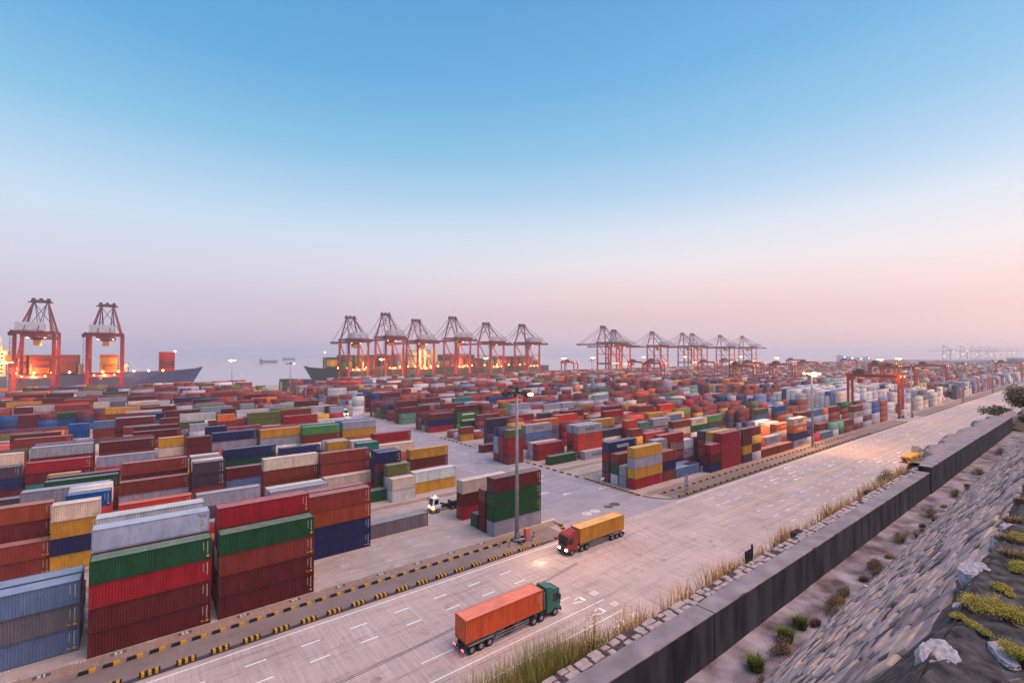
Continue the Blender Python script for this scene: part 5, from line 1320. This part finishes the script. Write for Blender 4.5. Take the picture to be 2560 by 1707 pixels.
# ------------------------------------------------------------------ sky, sun, air, camera
w = bpy.data.worlds.new('World'); scene.world = w; w.use_nodes = True
N = w.node_tree.nodes; L = w.node_tree.links; N.clear()
out = N.new('ShaderNodeOutputWorld'); bg = N.new('ShaderNodeBackground'); bg2 = N.new('ShaderNodeBackground'); ad = N.new('ShaderNodeAddShader')
sk = N.new('ShaderNodeTexSky'); sk.sky_type = 'NISHITA'; sk.sun_disc = False; sk.sun_elevation = R(3); sk.sun_rotation = R(118)
L.new(sk.outputs[0], bg2.inputs[0]); bg2.inputs[1].default_value = .05
tc = N.new('ShaderNodeTexCoord'); sp = N.new('ShaderNodeSeparateXYZ'); L.new(tc.outputs['Generated'], sp.inputs[0])
asn = N.new('ShaderNodeMath'); asn.operation = 'ARCSINE'; L.new(sp.outputs['Z'], asn.inputs[0])
mr = N.new('ShaderNodeMapRange'); mr.inputs[1].default_value = 0; mr.inputs[2].default_value = R(45); L.new(asn.outputs[0], mr.inputs[0])
def ramp(stops):
    r = N.new('ShaderNodeValToRGB'); cr = r.color_ramp
    cr.elements[0].position = stops[0][0] / 45; cr.elements[0].color = (*s2l(stops[0][1]), 1)
    cr.elements[1].position = stops[-1][0] / 45; cr.elements[1].color = (*s2l(stops[-1][1]), 1)
    for e, c in stops[1:-1]:
        q = cr.elements.new(e / 45); q.color = (*s2l(c), 1)
    L.new(mr.outputs[0], r.inputs[0]); return r.outputs[0]
cool = ramp([(0, (190, 180, 206)), (2, (190, 181, 208)), (5, (197, 189, 215)), (9, (206, 206, 227)), (13, (198, 215, 236)), (17, (172, 206, 233)), (22, (130, 189, 226)), (29, (94, 166, 217)), (45, (68, 140, 202))])
warm = ramp([(0, (214, 190, 206)), (2, (214, 190, 206)), (4, (220, 188, 202)), (7, (234, 206, 212)), (10, (232, 222, 228)), (14, (212, 221, 236)), (18, (176, 206, 234)), (23, (140, 192, 228)), (30, (108, 174, 222)), (45, (76, 142, 206))])
# the glow lies towards the road's far end (+X, a little to the hill side)
dt = N.new('ShaderNodeVectorMath'); dt.operation = 'DOT_PRODUCT'; dt.inputs[1].default_value = (.94, -.34, 0); L.new(tc.outputs['Generated'], dt.inputs[0])
m2 = N.new('ShaderNodeMapRange'); m2.interpolation_type = 'SMOOTHSTEP'; m2.inputs[1].default_value = -.45; m2.inputs[2].default_value = .75; L.new(dt.outputs['Value'], m2.inputs[0])
mx = N.new('ShaderNodeMix'); mx.data_type = 'RGBA'; L.new(m2.outputs[0], mx.inputs[0]); L.new(cool, mx.inputs[6]); L.new(warm, mx.inputs[7])
L.new(mx.outputs[2], bg.inputs[0]); bg.inputs[1].default_value = 1.0
L.new(bg.outputs[0], ad.inputs[0]); L.new(bg2.outputs[0], ad.inputs[1]); L.new(ad.outputs[0], out.inputs[0])
sl = bpy.data.lights.new('sun', 'SUN'); sl.energy = 3.3; sl.angle = R(48); sl.color = (1, .70, .55)
so_ = bpy.data.objects.new('sun', sl); col.objects.link(so_)
sd = Vector((.3, -.4, .92)).normalized(); so_.rotation_euler = sd.to_track_quat('Z', 'Y').to_euler(); so_.location = (0, -50, 120)
# air
HZ = bpy.data.materials.new('haze'); HZ.use_nodes = True; hn = HZ.node_tree.nodes; hl = HZ.node_tree.links; hn.clear()
ho = hn.new('ShaderNodeOutputMaterial'); pv = hn.new('ShaderNodeVolumePrincipled'); pv.inputs['Color'].default_value = (1.0, .94, .965, 1); pv.inputs['Density'].default_value = .00025; pv.inputs['Anisotropy'].default_value = 0.5
hl.new(pv.outputs[0], ho.inputs['Volume'])
b = MB(); b.box(-11000, -1200, -14, 13000, 13000, 97); hz = b.build('haze', HZ); tag(hz, kind='stuff')
# camera
cam = bpy.data.cameras.new('camera'); cam.sensor_width = 36; cam.sensor_fit = 'HORIZONTAL'; cam.lens = F / 2560 * 36; cam.clip_end = 60000; cam.clip_start = .05
co = bpy.data.objects.new('camera', cam); col.objects.link(co); co.location = (0, 0, CAMH)
fwd = Vector((CS * math.cos(PITCH), SN * math.cos(PITCH), math.sin(PITCH))); right = Vector((SN, -CS, 0)); upv = right.cross(fwd)
rt2 = right * math.cos(ROLL) - upv * math.sin(ROLL) * -1; 
mw = Matrix((right, upv, -fwd)).transposed(); co.rotation_euler = (mw @ Matrix.Rotation(ROLL, 3, 'Z')).to_euler()
scene.camera = co
scene.view_settings.view_transform = 'Standard'; scene.view_settings.look = 'None'; scene.view_settings.exposure = 0.0; scene.view_settings.gamma = 1
scene.cycles.max_bounces = 6; scene.cycles.diffuse_bounces = 3; scene.cycles.glossy_bounces = 2; scene.cycles.volume_bounces = 4; scene.cycles.transparent_max_bounces = 4
scene.cycles.use_denoising = True
scene.cycles.sample_clamp_indirect = 8
